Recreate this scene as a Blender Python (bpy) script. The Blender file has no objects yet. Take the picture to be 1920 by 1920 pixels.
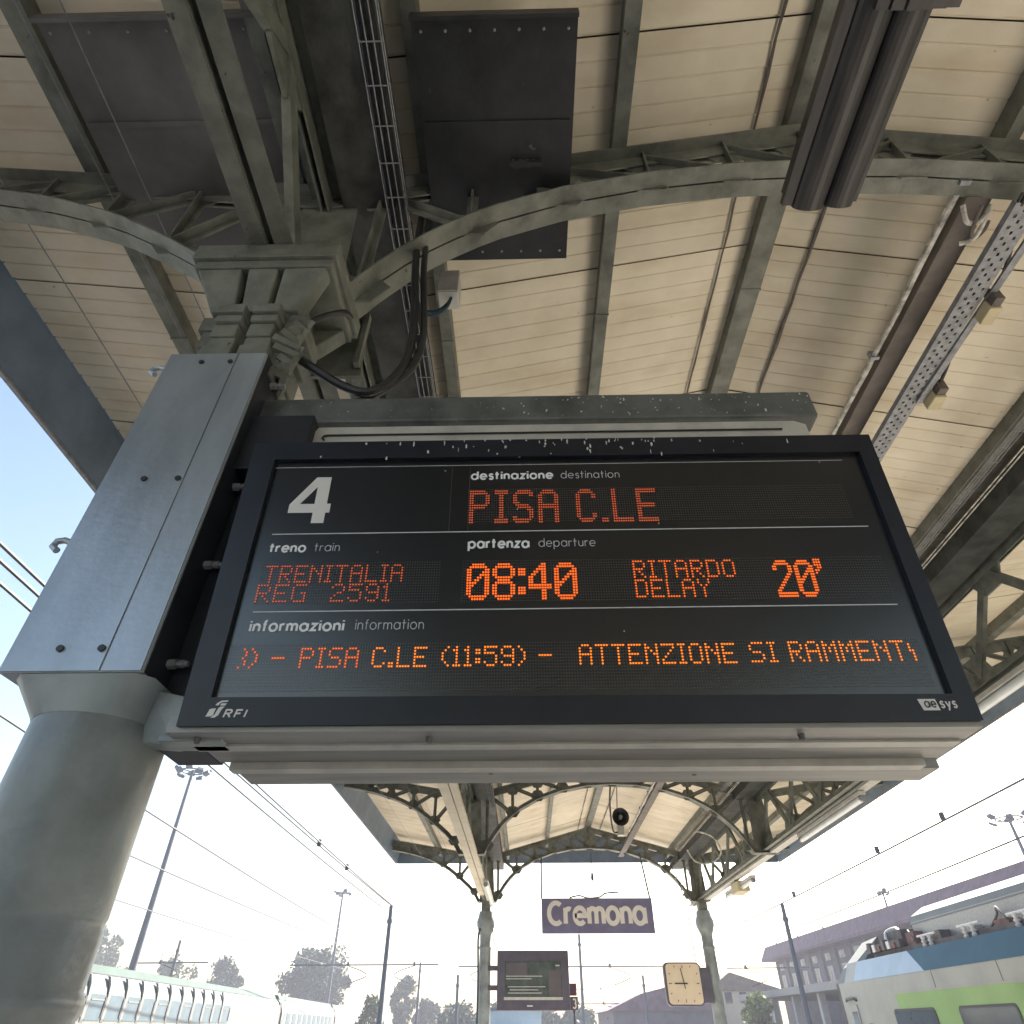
import bpy, math, random
from mathutils import Vector, Matrix
R = math.radians
SC = bpy.context.scene
COL = SC.collection
random.seed(7)

# ------------------------------------------------------------------ camera
cam = bpy.data.objects.new('camera', bpy.data.cameras.new('camera'))
COL.objects.link(cam)
SC.camera = cam
cam.data.sensor_width = 36
cam.data.lens = 22.275
cam.data.clip_start = 0.05
cam.data.clip_end = 3000
cam.location = (0, 0, 1.75)
cam.rotation_euler = (R(90 + 39.116), 0, R(1.122))

# ------------------------------------------------------------------ world, sun, exposure
SUN_EL, SUN_AZ = 33.0, 30.0          # azimuth from +Y towards +X
w = bpy.data.worlds.new('World')
SC.world = w
w.use_nodes = True
nt = w.node_tree
bg = nt.nodes['Background']
sky = nt.nodes.new('ShaderNodeTexSky')
sky.sky_type = 'NISHITA'
sky.sun_disc = False
sky.sun_elevation = R(SUN_EL)
sky.sun_rotation = R(SUN_AZ)
sky.air_density = 1.3
sky.dust_density = 2.5
sky.ozone_density = 1.5
nt.links.new(sky.outputs[0], bg.inputs[0])
bg.inputs[1].default_value = 0.062
sun = bpy.data.objects.new('sun', bpy.data.lights.new('sun', 'SUN'))
COL.objects.link(sun)
sun.data.energy = 4.2
sun.data.angle = R(0.6)
sun.data.color = (1.0, 0.93, 0.84)
sd = Vector((math.sin(R(SUN_AZ)) * math.cos(R(SUN_EL)), math.cos(R(SUN_AZ)) * math.cos(R(SUN_EL)), math.sin(R(SUN_EL))))
sun.rotation_euler = sd.to_track_quat('Z', 'Y').to_euler()
sun.location = (0, 0, 40)
SC.view_settings.view_transform = 'Standard'
SC.view_settings.look = 'None'
SC.view_settings.gamma = 1
SC.view_settings.exposure = 2.36
SC.view_settings.use_curve_mapping = False
SC.cycles.max_bounces = 8
SC.cycles.diffuse_bounces = 5

# ------------------------------------------------------------------ helpers
class MB:
    """collects shapes, then links them as ONE mesh object"""
    def __init__(s):
        s.v = []; s.f = []; s.fm = []; s.m = 0
    def quad(s, *p):
        n = len(s.v); s.v += [tuple(q) for q in p]; s.f.append(tuple(range(n, n + len(p)))); s.fm.append(s.m)
    def box(s, x0, x1, y0, y1, z0, z1):
        n = len(s.v)
        s.v += [(x, y, z) for z in (z0, z1) for y in (y0, y1) for x in (x0, x1)]
        for f in ((0, 2, 3, 1), (4, 5, 7, 6), (0, 1, 5, 4), (2, 6, 7, 3), (0, 4, 6, 2), (1, 3, 7, 5)):
            s.f.append(tuple(n + i for i in f)); s.fm.append(s.m)
    def bar(s, p0, p1, wd, ht, up=(0, 0, 1)):
        """box beam from p0 to p1; wd across, ht along up"""
        a, b = Vector(p0), Vector(p1)
        d = (b - a).normalized(); u = Vector(up)
        x = d.cross(u)
        if x.length < 1e-4: x = d.cross(Vector((1, 0, 0)))
        x.normalize(); u = x.cross(d).normalized()
        n = len(s.v)
        for q in (a, b):
            for i, j in ((-1, -1), (1, -1), (1, 1), (-1, 1)):
                s.v.append(tuple(q + x * (i * wd / 2) + u * (j * ht / 2)))
        for f in ((3, 2, 1, 0), (4, 5, 6, 7), (0, 1, 5, 4), (1, 2, 6, 5), (2, 3, 7, 6), (3, 0, 4, 7)):
            s.f.append(tuple(n + i for i in f)); s.fm.append(s.m)
    def tube(s, pts, r, n=8, cap=True):
        pts = [Vector(p) for p in pts]
        rs = r if isinstance(r, (list, tuple)) else [r] * len(pts)
        base = len(s.v); ref = None
        for i, p in enumerate(pts):
            a = pts[max(i - 1, 0)]; b = pts[min(i + 1, len(pts) - 1)]
            d = (b - a).normalized()
            if ref is None:
                ref = d.orthogonal().normalized()
            ref = (ref - d * ref.dot(d)).normalized()
            o = d.cross(ref)
            for k in range(n):
                t = 2 * math.pi * k / n
                s.v.append(tuple(p + ref * (math.cos(t) * rs[i]) + o * (math.sin(t) * rs[i])))
        for i in range(len(pts) - 1):
            for k in range(n):
                a = base + i * n + k; b = base + i * n + (k + 1) % n
                s.f.append((a, b, b + n, a + n)); s.fm.append(s.m)
        if cap:
            s.f.append(tuple(base + k for k in range(n))[::-1]); s.fm.append(s.m)
            s.f.append(tuple(base + (len(pts) - 1) * n + k for k in range(n))); s.fm.append(s.m)
    def lathe(s, prof, cx, cy, n=28, sx=1, sy=1):
        """prof = [(radius, z)...] upwards"""
        base = len(s.v)
        for r, z in prof:
            for k in range(n):
                t = 2 * math.pi * k / n
                s.v.append((cx + r * sx * math.cos(t), cy + r * sy * math.sin(t), z))
        for i in range(len(prof) - 1):
            for k in range(n):
                a = base + i * n + k; b = base + i * n + (k + 1) % n
                s.f.append((a, b, b + n, a + n)); s.fm.append(s.m)
    def prism(s, poly, off):
        """poly = list of 3D points, off = extrusion vector"""
        n = len(s.v); k = len(poly); o = Vector(off)
        s.v += [tuple(p) for p in poly] + [tuple(Vector(p) + o) for p in poly]
        s.f.append(tuple(range(n, n + k))[::-1]); s.fm.append(s.m)
        s.f.append(tuple(range(n + k, n + 2 * k))); s.fm.append(s.m)
        for i in range(k):
            j = (i + 1) % k
            s.f.append((n + i, n + j, n + k + j, n + k + i)); s.fm.append(s.m)
    def mesh(s, name, mats, smooth=False, off=(0, 0, 0)):
        me = bpy.data.meshes.new(name)
        ox, oy, oz = off
        me.from_pydata([(x - ox, y - oy, z - oz) for x, y, z in s.v], [], s.f)
        for m in (mats if isinstance(mats, (list, tuple)) else [mats]):
            me.materials.append(m)
        if any(s.fm):
            me.polygons.foreach_set('material_index', s.fm)
        if smooth:
            me.polygons.foreach_set('use_smooth', [True] * len(me.polygons))
            try: me.set_sharp_from_angle(angle=R(35))
            except Exception: pass
        me.update()
        return me
    def build(s, name, mats, parent=None, smooth=False, bevel=0, local=False):
        off = (0, 0, 0)
        if parent is not None and not local:
            p = parent; off = Vector((0, 0, 0))
            while p is not None:
                off += p.location; p = p.parent
        o = bpy.data.objects.new(name, s.mesh(name, mats, smooth, off))
        COL.objects.link(o)
        if parent is not None: o.parent = parent
        if bevel:
            b = o.modifiers.new('bevel', 'BEVEL'); b.width = bevel; b.segments = 2; b.limit_method = 'ANGLE'
        return o

def tag(o, label=None, cat=None, group=None, kind=None):
    if label: o['label'] = label
    if cat: o['category'] = cat
    if group: o['group'] = group
    if kind: o['kind'] = kind
    return o
def thing(name, label, cat, loc=(0, 0, 0), rz=0, group=None):
    o = bpy.data.objects.new(name, None)
    o.empty_display_size = 0.2
    COL.objects.link(o); o.location = loc; o.rotation_euler = (0, 0, rz)
    return tag(o, label, cat, group)
def link(name, mesh, parent, loc=(0, 0, 0)):
    o = bpy.data.objects.new(name, mesh); COL.objects.link(o); o.parent = parent; o.location = loc
    return o

# ------------------------------------------------------------------ materials
def mat(name, col, rough=0.6, metal=0.0, var=0.12, scale=6.0, bump=0.0, bscale=60.0, col2=None, spots=None, spec=0.5, stretch=None, emit=None, estr=0.0, coat=0.0, trans=0.0):
    m = bpy.data.materials.new(name); m.use_nodes = True
    n = m.node_tree; L = n.links; P = n.nodes['Principled BSDF']
    P.inputs['Roughness'].default_value = rough
    P.inputs['Metallic'].default_value = metal
    P.inputs['Specular IOR Level'].default_value = spec
    P.inputs['Coat Weight'].default_value = coat
    P.inputs['Transmission Weight'].default_value = trans
    tc = n.nodes.new('ShaderNodeTexCoord'); src = tc.outputs['Object']
    if stretch:
        mp = n.nodes.new('ShaderNodeMapping'); mp.inputs['Scale'].default_value = stretch
        L.new(src, mp.inputs[0]); src = mp.outputs[0]
    if var > 0:
        t = n.nodes.new('ShaderNodeTexNoise'); t.inputs['Scale'].default_value = scale; t.inputs['Detail'].default_value = 6; t.inputs['Roughness'].default_value = 0.6
        L.new(src, t.inputs['Vector'])
        rp = n.nodes.new('ShaderNodeValToRGB')
        c2 = col2 or tuple(max(0, c * (1 - 2.2 * var)) for c in col)
        rp.color_ramp.elements[0].position = 0.32; rp.color_ramp.elements[0].color = (*c2, 1)
        rp.color_ramp.elements[1].position = 0.62; rp.color_ramp.elements[1].color = (*[min(1, c * (1 + var)) for c in col], 1)
        L.new(t.outputs['Fac'], rp.inputs[0])
        out = rp.outputs[0]
        if spots:      # (colour, scale, threshold)
            t2 = n.nodes.new('ShaderNodeTexNoise'); t2.inputs['Scale'].default_value = spots[1]; t2.inputs['Detail'].default_value = 3
            L.new(tc.outputs['Object'], t2.inputs['Vector'])
            r2 = n.nodes.new('ShaderNodeValToRGB'); r2.color_ramp.elements[0].position = spots[2]; r2.color_ramp.elements[1].position = spots[2] + 0.05
            L.new(t2.outputs['Fac'], r2.inputs[0])
            mx = n.nodes.new('ShaderNodeMixRGB'); L.new(r2.outputs[0], mx.inputs[0]); L.new(out, mx.inputs[1]); mx.inputs[2].default_value = (*spots[0], 1)
            out = mx.outputs[0]
        L.new(out, P.inputs['Base Color'])
    else:
        P.inputs['Base Color'].default_value = (*col, 1)
    if bump > 0:
        b = n.nodes.new('ShaderNodeTexNoise'); b.inputs['Scale'].default_value = bscale; b.inputs['Detail'].default_value = 4
        L.new(tc.outputs['Object'], b.inputs['Vector'])
        bp = n.nodes.new('ShaderNodeBump'); bp.inputs['Strength'].default_value = bump; bp.inputs['Distance'].default_value = 0.01
        L.new(b.outputs['Fac'], bp.inputs['Height']); L.new(bp.outputs[0], P.inputs['Normal'])
    if emit:
        P.inputs['Emission Color'].default_value = (*emit, 1); P.inputs['Emission Strength'].default_value = estr
    return m

M = {}
M['paint'] = mat('grey_green_iron_paint', (0.175, 0.182, 0.155), 0.55, 0, 0.2, 5, 0.35, 45, spots=((0.05, 0.035, 0.025), 22, 0.72))
M['paint_dark'] = mat('sooty_iron_paint', (0.055, 0.058, 0.055), 0.6, 0, 0.3, 4, 0.3, 40)
M['cream'] = mat('cream_roof_sheet', (0.74, 0.672, 0.54), 0.6, 0, 0.06, 1.6, 0.12, 30, col2=(0.66, 0.585, 0.45), spots=((0.25, 0.19, 0.14), 9, 0.74))
def per_object(m, lo, hi):
    n = m.node_tree; P = n.nodes['Principled BSDF']; src = P.inputs['Base Color'].links[0].from_socket
    oi = n.nodes.new('ShaderNodeObjectInfo'); mr = n.nodes.new('ShaderNodeMapRange'); mr.inputs['To Min'].default_value = lo; mr.inputs['To Max'].default_value = hi
    hs = n.nodes.new('ShaderNodeHueSaturation'); n.links.new(oi.outputs['Random'], mr.inputs['Value']); n.links.new(mr.outputs[0], hs.inputs['Value'])
    n.links.new(src, hs.inputs['Color'])
    # long water stains running down the slope
    tc = n.nodes.new('ShaderNodeTexCoord'); mp = n.nodes.new('ShaderNodeMapping'); mp.inputs['Scale'].default_value = (.7, 2.2, 1); tx = n.nodes.new('ShaderNodeTexNoise'); tx.inputs['Scale'].default_value = 1.6; tx.inputs['Detail'].default_value = 5
    n.links.new(tc.outputs['Object'], mp.inputs[0]); va = n.nodes.new('ShaderNodeVectorMath'); va.operation = 'ADD'; n.links.new(mp.outputs[0], va.inputs[0]); n.links.new(oi.outputs['Location'], va.inputs[1]); n.links.new(va.outputs[0], tx.inputs['Vector'])
    rp = n.nodes.new('ShaderNodeValToRGB'); rp.color_ramp.elements[0].position = .25; rp.color_ramp.elements[0].color = (.86, .81, .74, 1); rp.color_ramp.elements[1].position = .52; rp.color_ramp.elements[1].color = (1, 1, 1, 1)
    n.links.new(tx.outputs['Fac'], rp.inputs[0]); mx = n.nodes.new('ShaderNodeMixRGB'); mx.blend_type = 'MULTIPLY'; mx.inputs[0].default_value = 1
    n.links.new(hs.outputs[0], mx.inputs[1]); n.links.new(rp.outputs[0], mx.inputs[2]); n.links.new(mx.outputs[0], P.inputs['Base Color'])
per_object(M['cream'], .90, 1.06)
M['dimmed_cream'] = mat('dimmed_cream_sheet', (0.36, 0.315, 0.25), 0.7, 0, 0.15, 1.2)  # rear ceiling colour, darkened to dim its reflection in the board
M['gap'] = mat('brown_joint', (0.06, 0.035, 0.028), 0.9, 0, 0.2)
M['fascia'] = mat('blue_grey_fascia', (0.15, 0.20, 0.27), 0.45, 0, 0.12, 2, 0.15, 30)
M['soot'] = mat('black_sheet', (0.022, 0.023, 0.026), 0.5, 0, 0.3, 2.5, 0.25, 20, spots=((0.12, 0.12, 0.11), 7, 0.70))
M['soot_grey'] = mat('grey_smoke_sheet', (0.115, 0.112, 0.112), 0.6, 0, 0.25, 1.2, 0.2, 12)
M['housing'] = mat('blue_grey_steel', (0.38, 0.425, 0.47), 0.30, 0.3, 0.14, 2.5, 0.12, 30, stretch=(1, 1, 0.3), spots=((0.22, 0.20, 0.17), 30, 0.74))
M['arm'] = mat('dropping_stained_steel', (0.12, 0.13, 0.125), 0.5, 0.1, 0.2, 6, 0.3, 60, spots=((0.6, 0.6, 0.55), 55, 0.71))
M['column'] = mat('grey_cast_iron_column', (0.27, 0.30, 0.31), 0.33, 0, 0.2, 1.8, 0.35, 18, spots=((0.12, 0.10, 0.08), 22, 0.74))
M['caption'] = mat('caption_print', (0.85, 0.86, 0.88), 0.6, 0, 0.0)
M['black'] = mat('black_bezel', (0.010, 0.012, 0.020), 0.40, 0, 0.15, 8, spec=0.5, spots=((0.5, 0.5, 0.45), 60, 0.80))
M['panel'] = mat('black_display_glass', (0.006, 0.007, 0.010), 0.26, 0, 0.1, 8, spec=0.8)
M['panel'].node_tree.nodes['Principled BSDF'].inputs['IOR'].default_value = 1.62
M['alu'] = mat('board_aluminium', (0.34, 0.33, 0.31), 0.45, 0.3, 0.1, 6, stretch=(0.3, 3, 3))
M['alu_l'] = mat('pale_aluminium', (0.55, 0.54, 0.50), 0.45, 0.2, 0.08, 8)
M['white'] = mat('white_print', (0.62, 0.63, 0.64), 0.6, 0, 0.06, 30)
M['grey_print'] = mat('thin_grey_print', (0.55, 0.57, 0.60), 0.6, 0, 0.0, 30)
M['led_off'] = mat('unlit_led', (0.085, 0.08, 0.075), 0.35, 0, 0.0)
M['led_a'] = mat('led_amber', (0.3, 0.06, 0.01), 0.4, 0, 0, emit=(1.0, 0.21, 0.015), estr=0.32)
M['led_b'] = mat('led_orange', (0.3, 0.05, 0.01), 0.4, 0, 0, emit=(1.0, 0.15, 0.015), estr=0.23)
M['led_t'] = mat('led_red_orange', (0.3, 0.06, 0.01), 0.4, 0, 0, emit=(1.0, 0.13, 0.012), estr=0.30)
M['led_c'] = mat('led_dim', (0.3, 0.05, 0.02), 0.4, 0, 0, emit=(1.0, 0.17, 0.06), estr=0.10)
M['rubber'] = mat('black_rubber_cable', (0.025, 0.024, 0.025), 0.45, 0, 0.15, 20)
M['cable_blue'] = mat('blue_black_cable', (0.03, 0.06, 0.08), 0.4, 0, 0.1)
M['galv'] = mat('galvanised_steel', (0.27, 0.28, 0.30), 0.5, 0.2, 0.15, 18, 0.1, 80)
M['wire'] = mat('steel_wire', (0.05, 0.055, 0.06), 0.7, 0, 0.0)
M['duct'] = mat('brown_trunking', (0.13, 0.112, 0.10), 0.6, 0, 0.15, 5)
M['pipe_white'] = mat('peeling_white_conduit', (0.55, 0.53, 0.48), 0.6, 0, 0.3, 14, 0.3, 60)
M['cream_box'] = mat('cream_plastic', (0.55, 0.48, 0.30), 0.5, 0, 0.06)
M['lampbody'] = mat('brown_grey_lamp_body', (0.04, 0.037, 0.038), 0.4, 0, 0.25, 6, 0.1, 40, stretch=(4, 0.5, 1))
M['tube'] = mat('lamp_diffuser', (0.75, 0.78, 0.80), 0.25, 0, 0.04)
M['ground'] = mat('pale_platform_concrete', (0.52, 0.49, 0.44), 0.9, 0, 0.12, 2, 0.3, 30)
M['ballast'] = mat('track_ballast', (0.22, 0.20, 0.18), 0.95, 0, 0.3, 30, 0.8, 50)
M['earth'] = mat('distant_ground', (0.16, 0.16, 0.12), 0.95, 0, 0.25, 0.2)
M['kerb'] = mat('platform_kerb_stone', (0.30, 0.29, 0.28), 0.85, 0, 0.1, 6)
M['yellow'] = mat('yellow_safety_line', (0.55, 0.42, 0.06), 0.8, 0, 0.1, 12)
M['rail'] = mat('rail_steel', (0.18, 0.13, 0.10), 0.5, 0.6, 0.15)
M['sleeper'] = mat('concrete_sleeper', (0.3, 0.29, 0.27), 0.9, 0, 0.1)
M['mast'] = mat('grey_mast_steel', (0.06, 0.075, 0.10), 0.6, 0, 0.1, 3)
M['sign'] = mat('violet_blue_sign', (0.17, 0.165, 0.29), 0.5, 0, 0.08, 3)
M['signw'] = mat('white_sign_letters', (0.72, 0.70, 0.68), 0.5, 0, 0.03)
M['moncase'] = mat('violet_grey_case', (0.10, 0.09, 0.125), 0.5, 0, 0.1, 4)
M['screen'] = mat('switched_screen', (0.09, 0.11, 0.11), 0.2, 0, 0.2, 3)
M['clockface'] = mat('cream_clock_face', (0.70, 0.58, 0.43), 0.5, 0, 0.03, 3)
M['ink'] = mat('black_ink', (0.03, 0.03, 0.03), 0.6, 0, 0)
M['roofpink'] = mat('weathered_violet_roof', (0.12, 0.07, 0.095), 0.9, 0, 0.15, 1.5)
M['tan'] = mat('tan_tiles', (0.20, 0.15, 0.11), 0.9, 0, 0.15, 2)
M['stucco'] = mat('grey_stucco', (0.13, 0.115, 0.13), 0.9, 0, 0.1, 1)
M['wframe'] = mat('white_window_frame', (0.45, 0.45, 0.46), 0.6, 0, 0.03)
M['glass'] = mat('dark_window_glass', (0.05, 0.06, 0.07), 0.08, 0, 0.1, 2)
M['rust'] = mat('rusty_roof_gear', (0.14, 0.06, 0.05), 0.7, 0, 0.3, 4)
M['tgrey'] = mat('train_grey', (0.30, 0.305, 0.275), 0.5, 0, 0.06, 1)
M['tgreen'] = mat('train_lime', (0.17, 0.33, 0.055), 0.3, 0, 0.06, 1, coat=0.3)
M['tteal'] = mat('train_teal_blue', (0.014, 0.085, 0.135), 0.6, 0, 0.06, 1, spec=0.15)
M['tsky'] = mat('train_light_blue', (0.27, 0.37, 0.45), 0.6, 0, 0.06, 1, coat=0.3)
M['twhite'] = mat('train_white', (0.16, 0.175, 0.165), 0.7, 0, 0.05, 1)
M['tmint'] = mat('train_mint_roof', (0.07, 0.11, 0.095), 0.9, 0, 0.08, 1)
M['tpane'] = mat('train_pale_blue_panel', (0.075, 0.12, 0.15), 0.5, 0, 0.06, 2)
M['tdark'] = mat('train_roof_gear', (0.07, 0.055, 0.055), 0.6, 0, 0.3, 3)
M['ceramic'] = mat('ceramic_insulator', (0.6, 0.58, 0.55), 0.3, 0, 0.05)
M['bark'] = mat('bark', (0.09, 0.07, 0.05), 0.9, 0, 0.2, 6)
M['leaf'] = mat('dark_leaves', (0.065, 0.095, 0.05), 0.7, 0, 0.35, 0.8)
M['leaf2'] = mat('olive_leaves', (0.11, 0.13, 0.05), 0.7, 0, 0.35, 0.8)
M['leaf3'] = mat('yellow_green_leaves', (0.22, 0.26, 0.06), 0.7, 0, 0.3, 1.2)
M['navy'] = mat('dark_navy_steel', (0.022, 0.024, 0.032), 0.5, 0, 0.2, 5)
M['drop'] = mat('bird_dropping_white', (0.62, 0.62, 0.58), 0.8, 0, 0.1, 40)

# ------------------------------------------------------------------ ground and tracks
def slab(name, x0, x1, y0, y1, z, m, dz=0.0):
    b = MB()
    if dz: b.box(x0, x1, y0, y1, z - dz, z)
    else: b.quad((x0, y0, z), (x1, y0, z), (x1, y1, z), (x0, y1, z))
    o = b.build(name, m); tag(o, kind='structure'); return o
slab('ground', -900, 900, -700, 1500, -0.62, M['earth'])
slab('track_bed', -40, -4.6, -120, 400, -0.60, M['ballast'])
slab('track_bed', 8.7, 21, -120, 400, -0.60, M['ballast'])
slab('platform', -4.25, 8.35, -60, 160, 0, M['ground'], 0.58)
slab('kerb', -4.60, -4.25, -60, 160, 0.004, M['kerb'], 0.58)
slab('kerb', 8.35, 8.70, -60, 160, 0.004, M['kerb'], 0.58)
slab('safety_line', -3.6, -3.45, -60, 160, 0.004, M['yellow'])
slab('safety_line', 7.55, 7.7, -60, 160, 0.004, M['yellow'])
def track(cx, label):
    t = thing('railway_track', label, 'track', (cx, 0, -0.6), 0, 'railway tracks')
    for s in (-0.7175, 0.7175):
        b = MB(); b.box(cx + s - .035, cx + s + .035, -100, 380, -0.42, -0.27); b.box(cx + s - .07, cx + s + .07, -100, 380, -0.44, -0.42)
        b.build('rail', M['rail'], t)
    b = MB()
    for k in range(-30, 300): b.box(cx - 1.25, cx + 1.25, k * .6, k * .6 + .26, -0.598, -0.44)
    tag(b.build('sleeper', M['sleeper'], t), kind='stuff')
track(-6.4, 'track beside the left platform edge, under the nearest left wires')
track(-12.2, 'second track left of the platform, before the white train')
track(10.5, 'track beside the right platform edge, before the green train')

# ------------------------------------------------------------------ the platform canopy
MID, HS, HE = 2.03, 3.23, 6.34
TY = [1.9 + 6.83 * k for k in range(4)]           # trusses in view
TYB = [-4.93, -11.76, -18.6, -25.4]                             # behind the camera
YEND = 23.8
def ctop(d):                                      # top of truss chords at |x-MID|
    d = abs(d)
    return 5.93 + 0.26 * (HS - d) if d < HS else 5.93 + 0.16 * (d - HS)
def ceil(d): return ctop(d) + 0.16
CAN = thing('platform_canopy', 'long iron platform canopy with cream ribbed roof over the hanging departure board', 'canopy', (MID, 1.9, 0))
LX, RX = MID - HS - 0.02, MID + HS + 0.02         # girder lines

def arch_z(a):                                     # soffit of the central arch, a = |x-MID|
    pts = [(0, 6.14), (.6, 6.11), (1.2, 6.00), (1.75, 5.82), (2.2, 5.58), (2.5, 5.33), (2.72, 5.07), (2.86, 4.86), (2.95, 4.70)]
    for (x0, z0), (x1, z1) in zip(pts, pts[1:]):
        if a <= x1: return z0 + (z1 - z0) * (a - x0) / (x1 - x0)
    return 4.70
def wing_z(a):                                     # soffit of the cantilever bracket, a from 3.51 to 6.3
    pts = [(3.51, 4.70), (3.62, 4.90), (3.80, 5.08), (4.1, 5.32), (4.5, 5.60), (5.0, 5.83), (5.5, 5.98), (6.0, 6.08), (6.3, 6.12)]
    for (x0, z0), (x1, z1) in zip(pts, pts[1:]):
        if a <= x1: return z0 + (z1 - z0) * (a - x0) / (x1 - x0)
    return 6.12

def make_truss(Y, name='roof_truss', full=True):
    """all local to Y=0, then the meshes are shared"""
    res = []
    b = MB(); hw = 0.10
    # top chord: two angles with a slot
    for s in (-1, 1):
        segs = [(0, HS), (HS, HE)]
        for a0, a1 in segs:
            x0, x1 = MID + s * a0, MID + s * a1
            z0, z1 = ctop(a0 if a0 < HS else HS + .001), ctop(a1 - .001)
            for yy in (-1, 1):
                b.bar((x0, yy * 0.055, z0 - .006), (x1, yy * 0.055, z1 - .006), 0.085, 0.012)
                b.bar((x0, yy * 0.018, z0 - .075), (x1, yy * 0.018, z1 - .075), 0.011, 0.14)
    # arched chord
    def strip(pts, s):
        for yy in (-1, 1):
            for p, q in zip(pts, pts[1:]):
                P0, P1 = (MID + s * p[0], p[1]), (MID + s * q[0], q[1])
                b.bar((P0[0], yy * 0.058, P0[1]), (P1[0], yy * 0.058, P1[1]), 0.105, 0.012)
                nx, nz = (P1[1] - P0[1]), -(P1[0] - P0[0]); l = math.hypot(nx, nz); nx, nz = nx / l * s, nz / l * s
                if nz < 0: nx, nz = -nx, -nz
                b.bar((P0[0] + nx * .045, yy * 0.018, P0[1] + nz * .045), (P1[0] + nx * .045, yy * 0.018, P1[1] + nz * .045), 0.011, 0.078, up=(nx, 0, nz))
    A = [i * 2.95 / 22 for i in range(23)]
    ap = [(a, arch_z(a)) for a in A]
    wp = [(3.51 + i * (6.26 - 3.51) / 18, wing_z(3.51 + i * (6.26 - 3.51) / 18)) for i in range(19)]
    for s in (-1, 1):
        strip(ap, s); strip(wp, s)
        # flat foot on the girder
        for yy in (-1, 1):
            x0, x1 = sorted((MID + s * 2.95, MID + s * 3.51))
            b.box(x0, x1, yy * .058 - .05, yy * .058 + .05, 4.69, 4.702)
    def gusset(x, z, r, flat):
        pts = []
        for k in range(6):
            t = math.pi * k / 3 + (0 if flat else math.pi / 6)
            pts.append((x + r * math.cos(t), -.006, z + r * .8 * math.sin(t)))
        b.prism(pts, (0, .012, 0))
    web = []
    P = 0.58
    for s in (-1, 1):
        xs = [k * P for k in range(0, 6)]
        for k in range(0, 6):
            a = xs[k]
            if k > 0 or s == 1:
                web.append(('strut', (MID + s * a, arch_z(a) + .02), (MID + s * a, ctop(a) - .02)))
            gusset(MID + s * a, ctop(a) - .11, .17, True); gusset(MID + s * a, arch_z(a) + .09, .17, True)
            if k < 5:
                a2 = xs[k + 1]
                web.append(('brace', (MID + s * a, arch_z(a) + .05), (MID + s * a2, ctop(a2) - .07)))
        # wing
        ws = [3.62, 4.10, 4.62, 5.15, 5.68]
        for k, a in enumerate(ws):
            if k: web.append(('strut', (MID + s * a, wing_z(a) + .02), (MID + s * a, ctop(a) - .02)))
            gusset(MID + s * a, ctop(a) - .09, .14, True); gusset(MID + s * a, wing_z(a) + .08, .14, True)
            if k < 4:
                a2 = ws[k + 1]
                web.append(('brace', (MID + s * a2, wing_z(a2) + .04), (MID + s * a, ctop(a) - .06)))
    # solid plates over the posts and at the crown
    for s in (-1, 1):
        b.prism([(MID + s * 3.0, -.008, 4.71), (MID + s * 3.46, -.008, 4.71), (MID + s * 3.40, -.008, 5.9), (MID + s * 3.06, -.008, 5.9)], (0, .016, 0))
        b.prism([(MID + s * 5.66, -.007, 6.03), (MID + s * 6.28, -.007, 6.12), (MID + s * 6.28, -.007, ctop(6.28)), (MID + s * 5.66, -.007, ctop(5.66))], (0, .014, 0))
    b.prism([(MID - .26, -.008, ctop(.26) - .02), (MID, -.008, ctop(0) - .02), (MID + .26, -.008, ctop(.26) - .02), (MID + .17, -.008, 6.5), (MID + .2, -.008, 6.16), (MID - .2, -.008, 6.16), (MID - .17, -.008, 6.5)], (0, .016, 0))
    return b, web

tb, web = make_truss(0)
truss_mesh = tb.mesh('roof_truss', M['paint'])
web_meshes = []
for kind, p, q in web:
    b = MB()
    b.bar((p[0], 0, p[1]), (q[0], 0, q[1]), 0.07 if kind == 'strut' else 0.085, 0.014, up=(0, 1, 0))
    b.bar((p[0], -.028, p[1]), (q[0], -.028, q[1]), 0.014, 0.055, up=(0, 1, 0))
    web_meshes.append((kind, b.mesh(kind, M['paint'])))
for Y in TY:
    t = link('roof_truss', truss_mesh, CAN, (-MID, Y - 1.9, 0))
    for kind, me in web_meshes: link(kind, me, t)
b2, _w = make_truss(0)
for kind, p, q in web: b2.bar((p[0], 0, p[1]), (q[0], 0, q[1]), .05, .05, up=(0, 1, 0))
tr_far = b2.mesh('roof_truss', M['paint'])
for Y in TYB: link('roof_truss', tr_far, CAN, (-MID, Y - 1.9, 0))

# roof sheets: ribbed, each its own part
def sheet_mesh(a0, a1, s, ln, wingseg):
    b = MB(); n = 11; g = ln / n
    e = 0.005
    xs = [(MID + s * (a0 + .004)), (MID + s * (a1 - .004))]
    d0, d1 = (a0, a1)
    z0, z1 = ceil(d0 + .001 if wingseg else d0), ceil(d1 - .001)
    prof = []
    y = e
    for k in range(n):
        y0 = k * g
        prof += [(max(y0, e), 0.0), (y0 + g * .88, -0.002), (y0 + g * .92, 0.007), (y0 + g * .96, 0.007)]
    prof.append((ln - e, 0.0))
    pv = None
    for (y, dz) in prof:
        cur = ((xs[0], y, z0 + dz), (xs[1], y, z1 + dz))
        if pv:
            if s > 0: b.quad(pv[0], cur[0], cur[1], pv[1])
            else: b.quad(pv[0], pv[1], cur[1], cur[0])
        pv = cur
    return b.mesh('roof_sheet', M['cream'])
JL = 1.58
strips = [(0, 1.3, False), (1.3, 2.6, False), (2.6, 3.23, False), (3.23, 4.86, True), (4.86, 6.34, True)]
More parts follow.
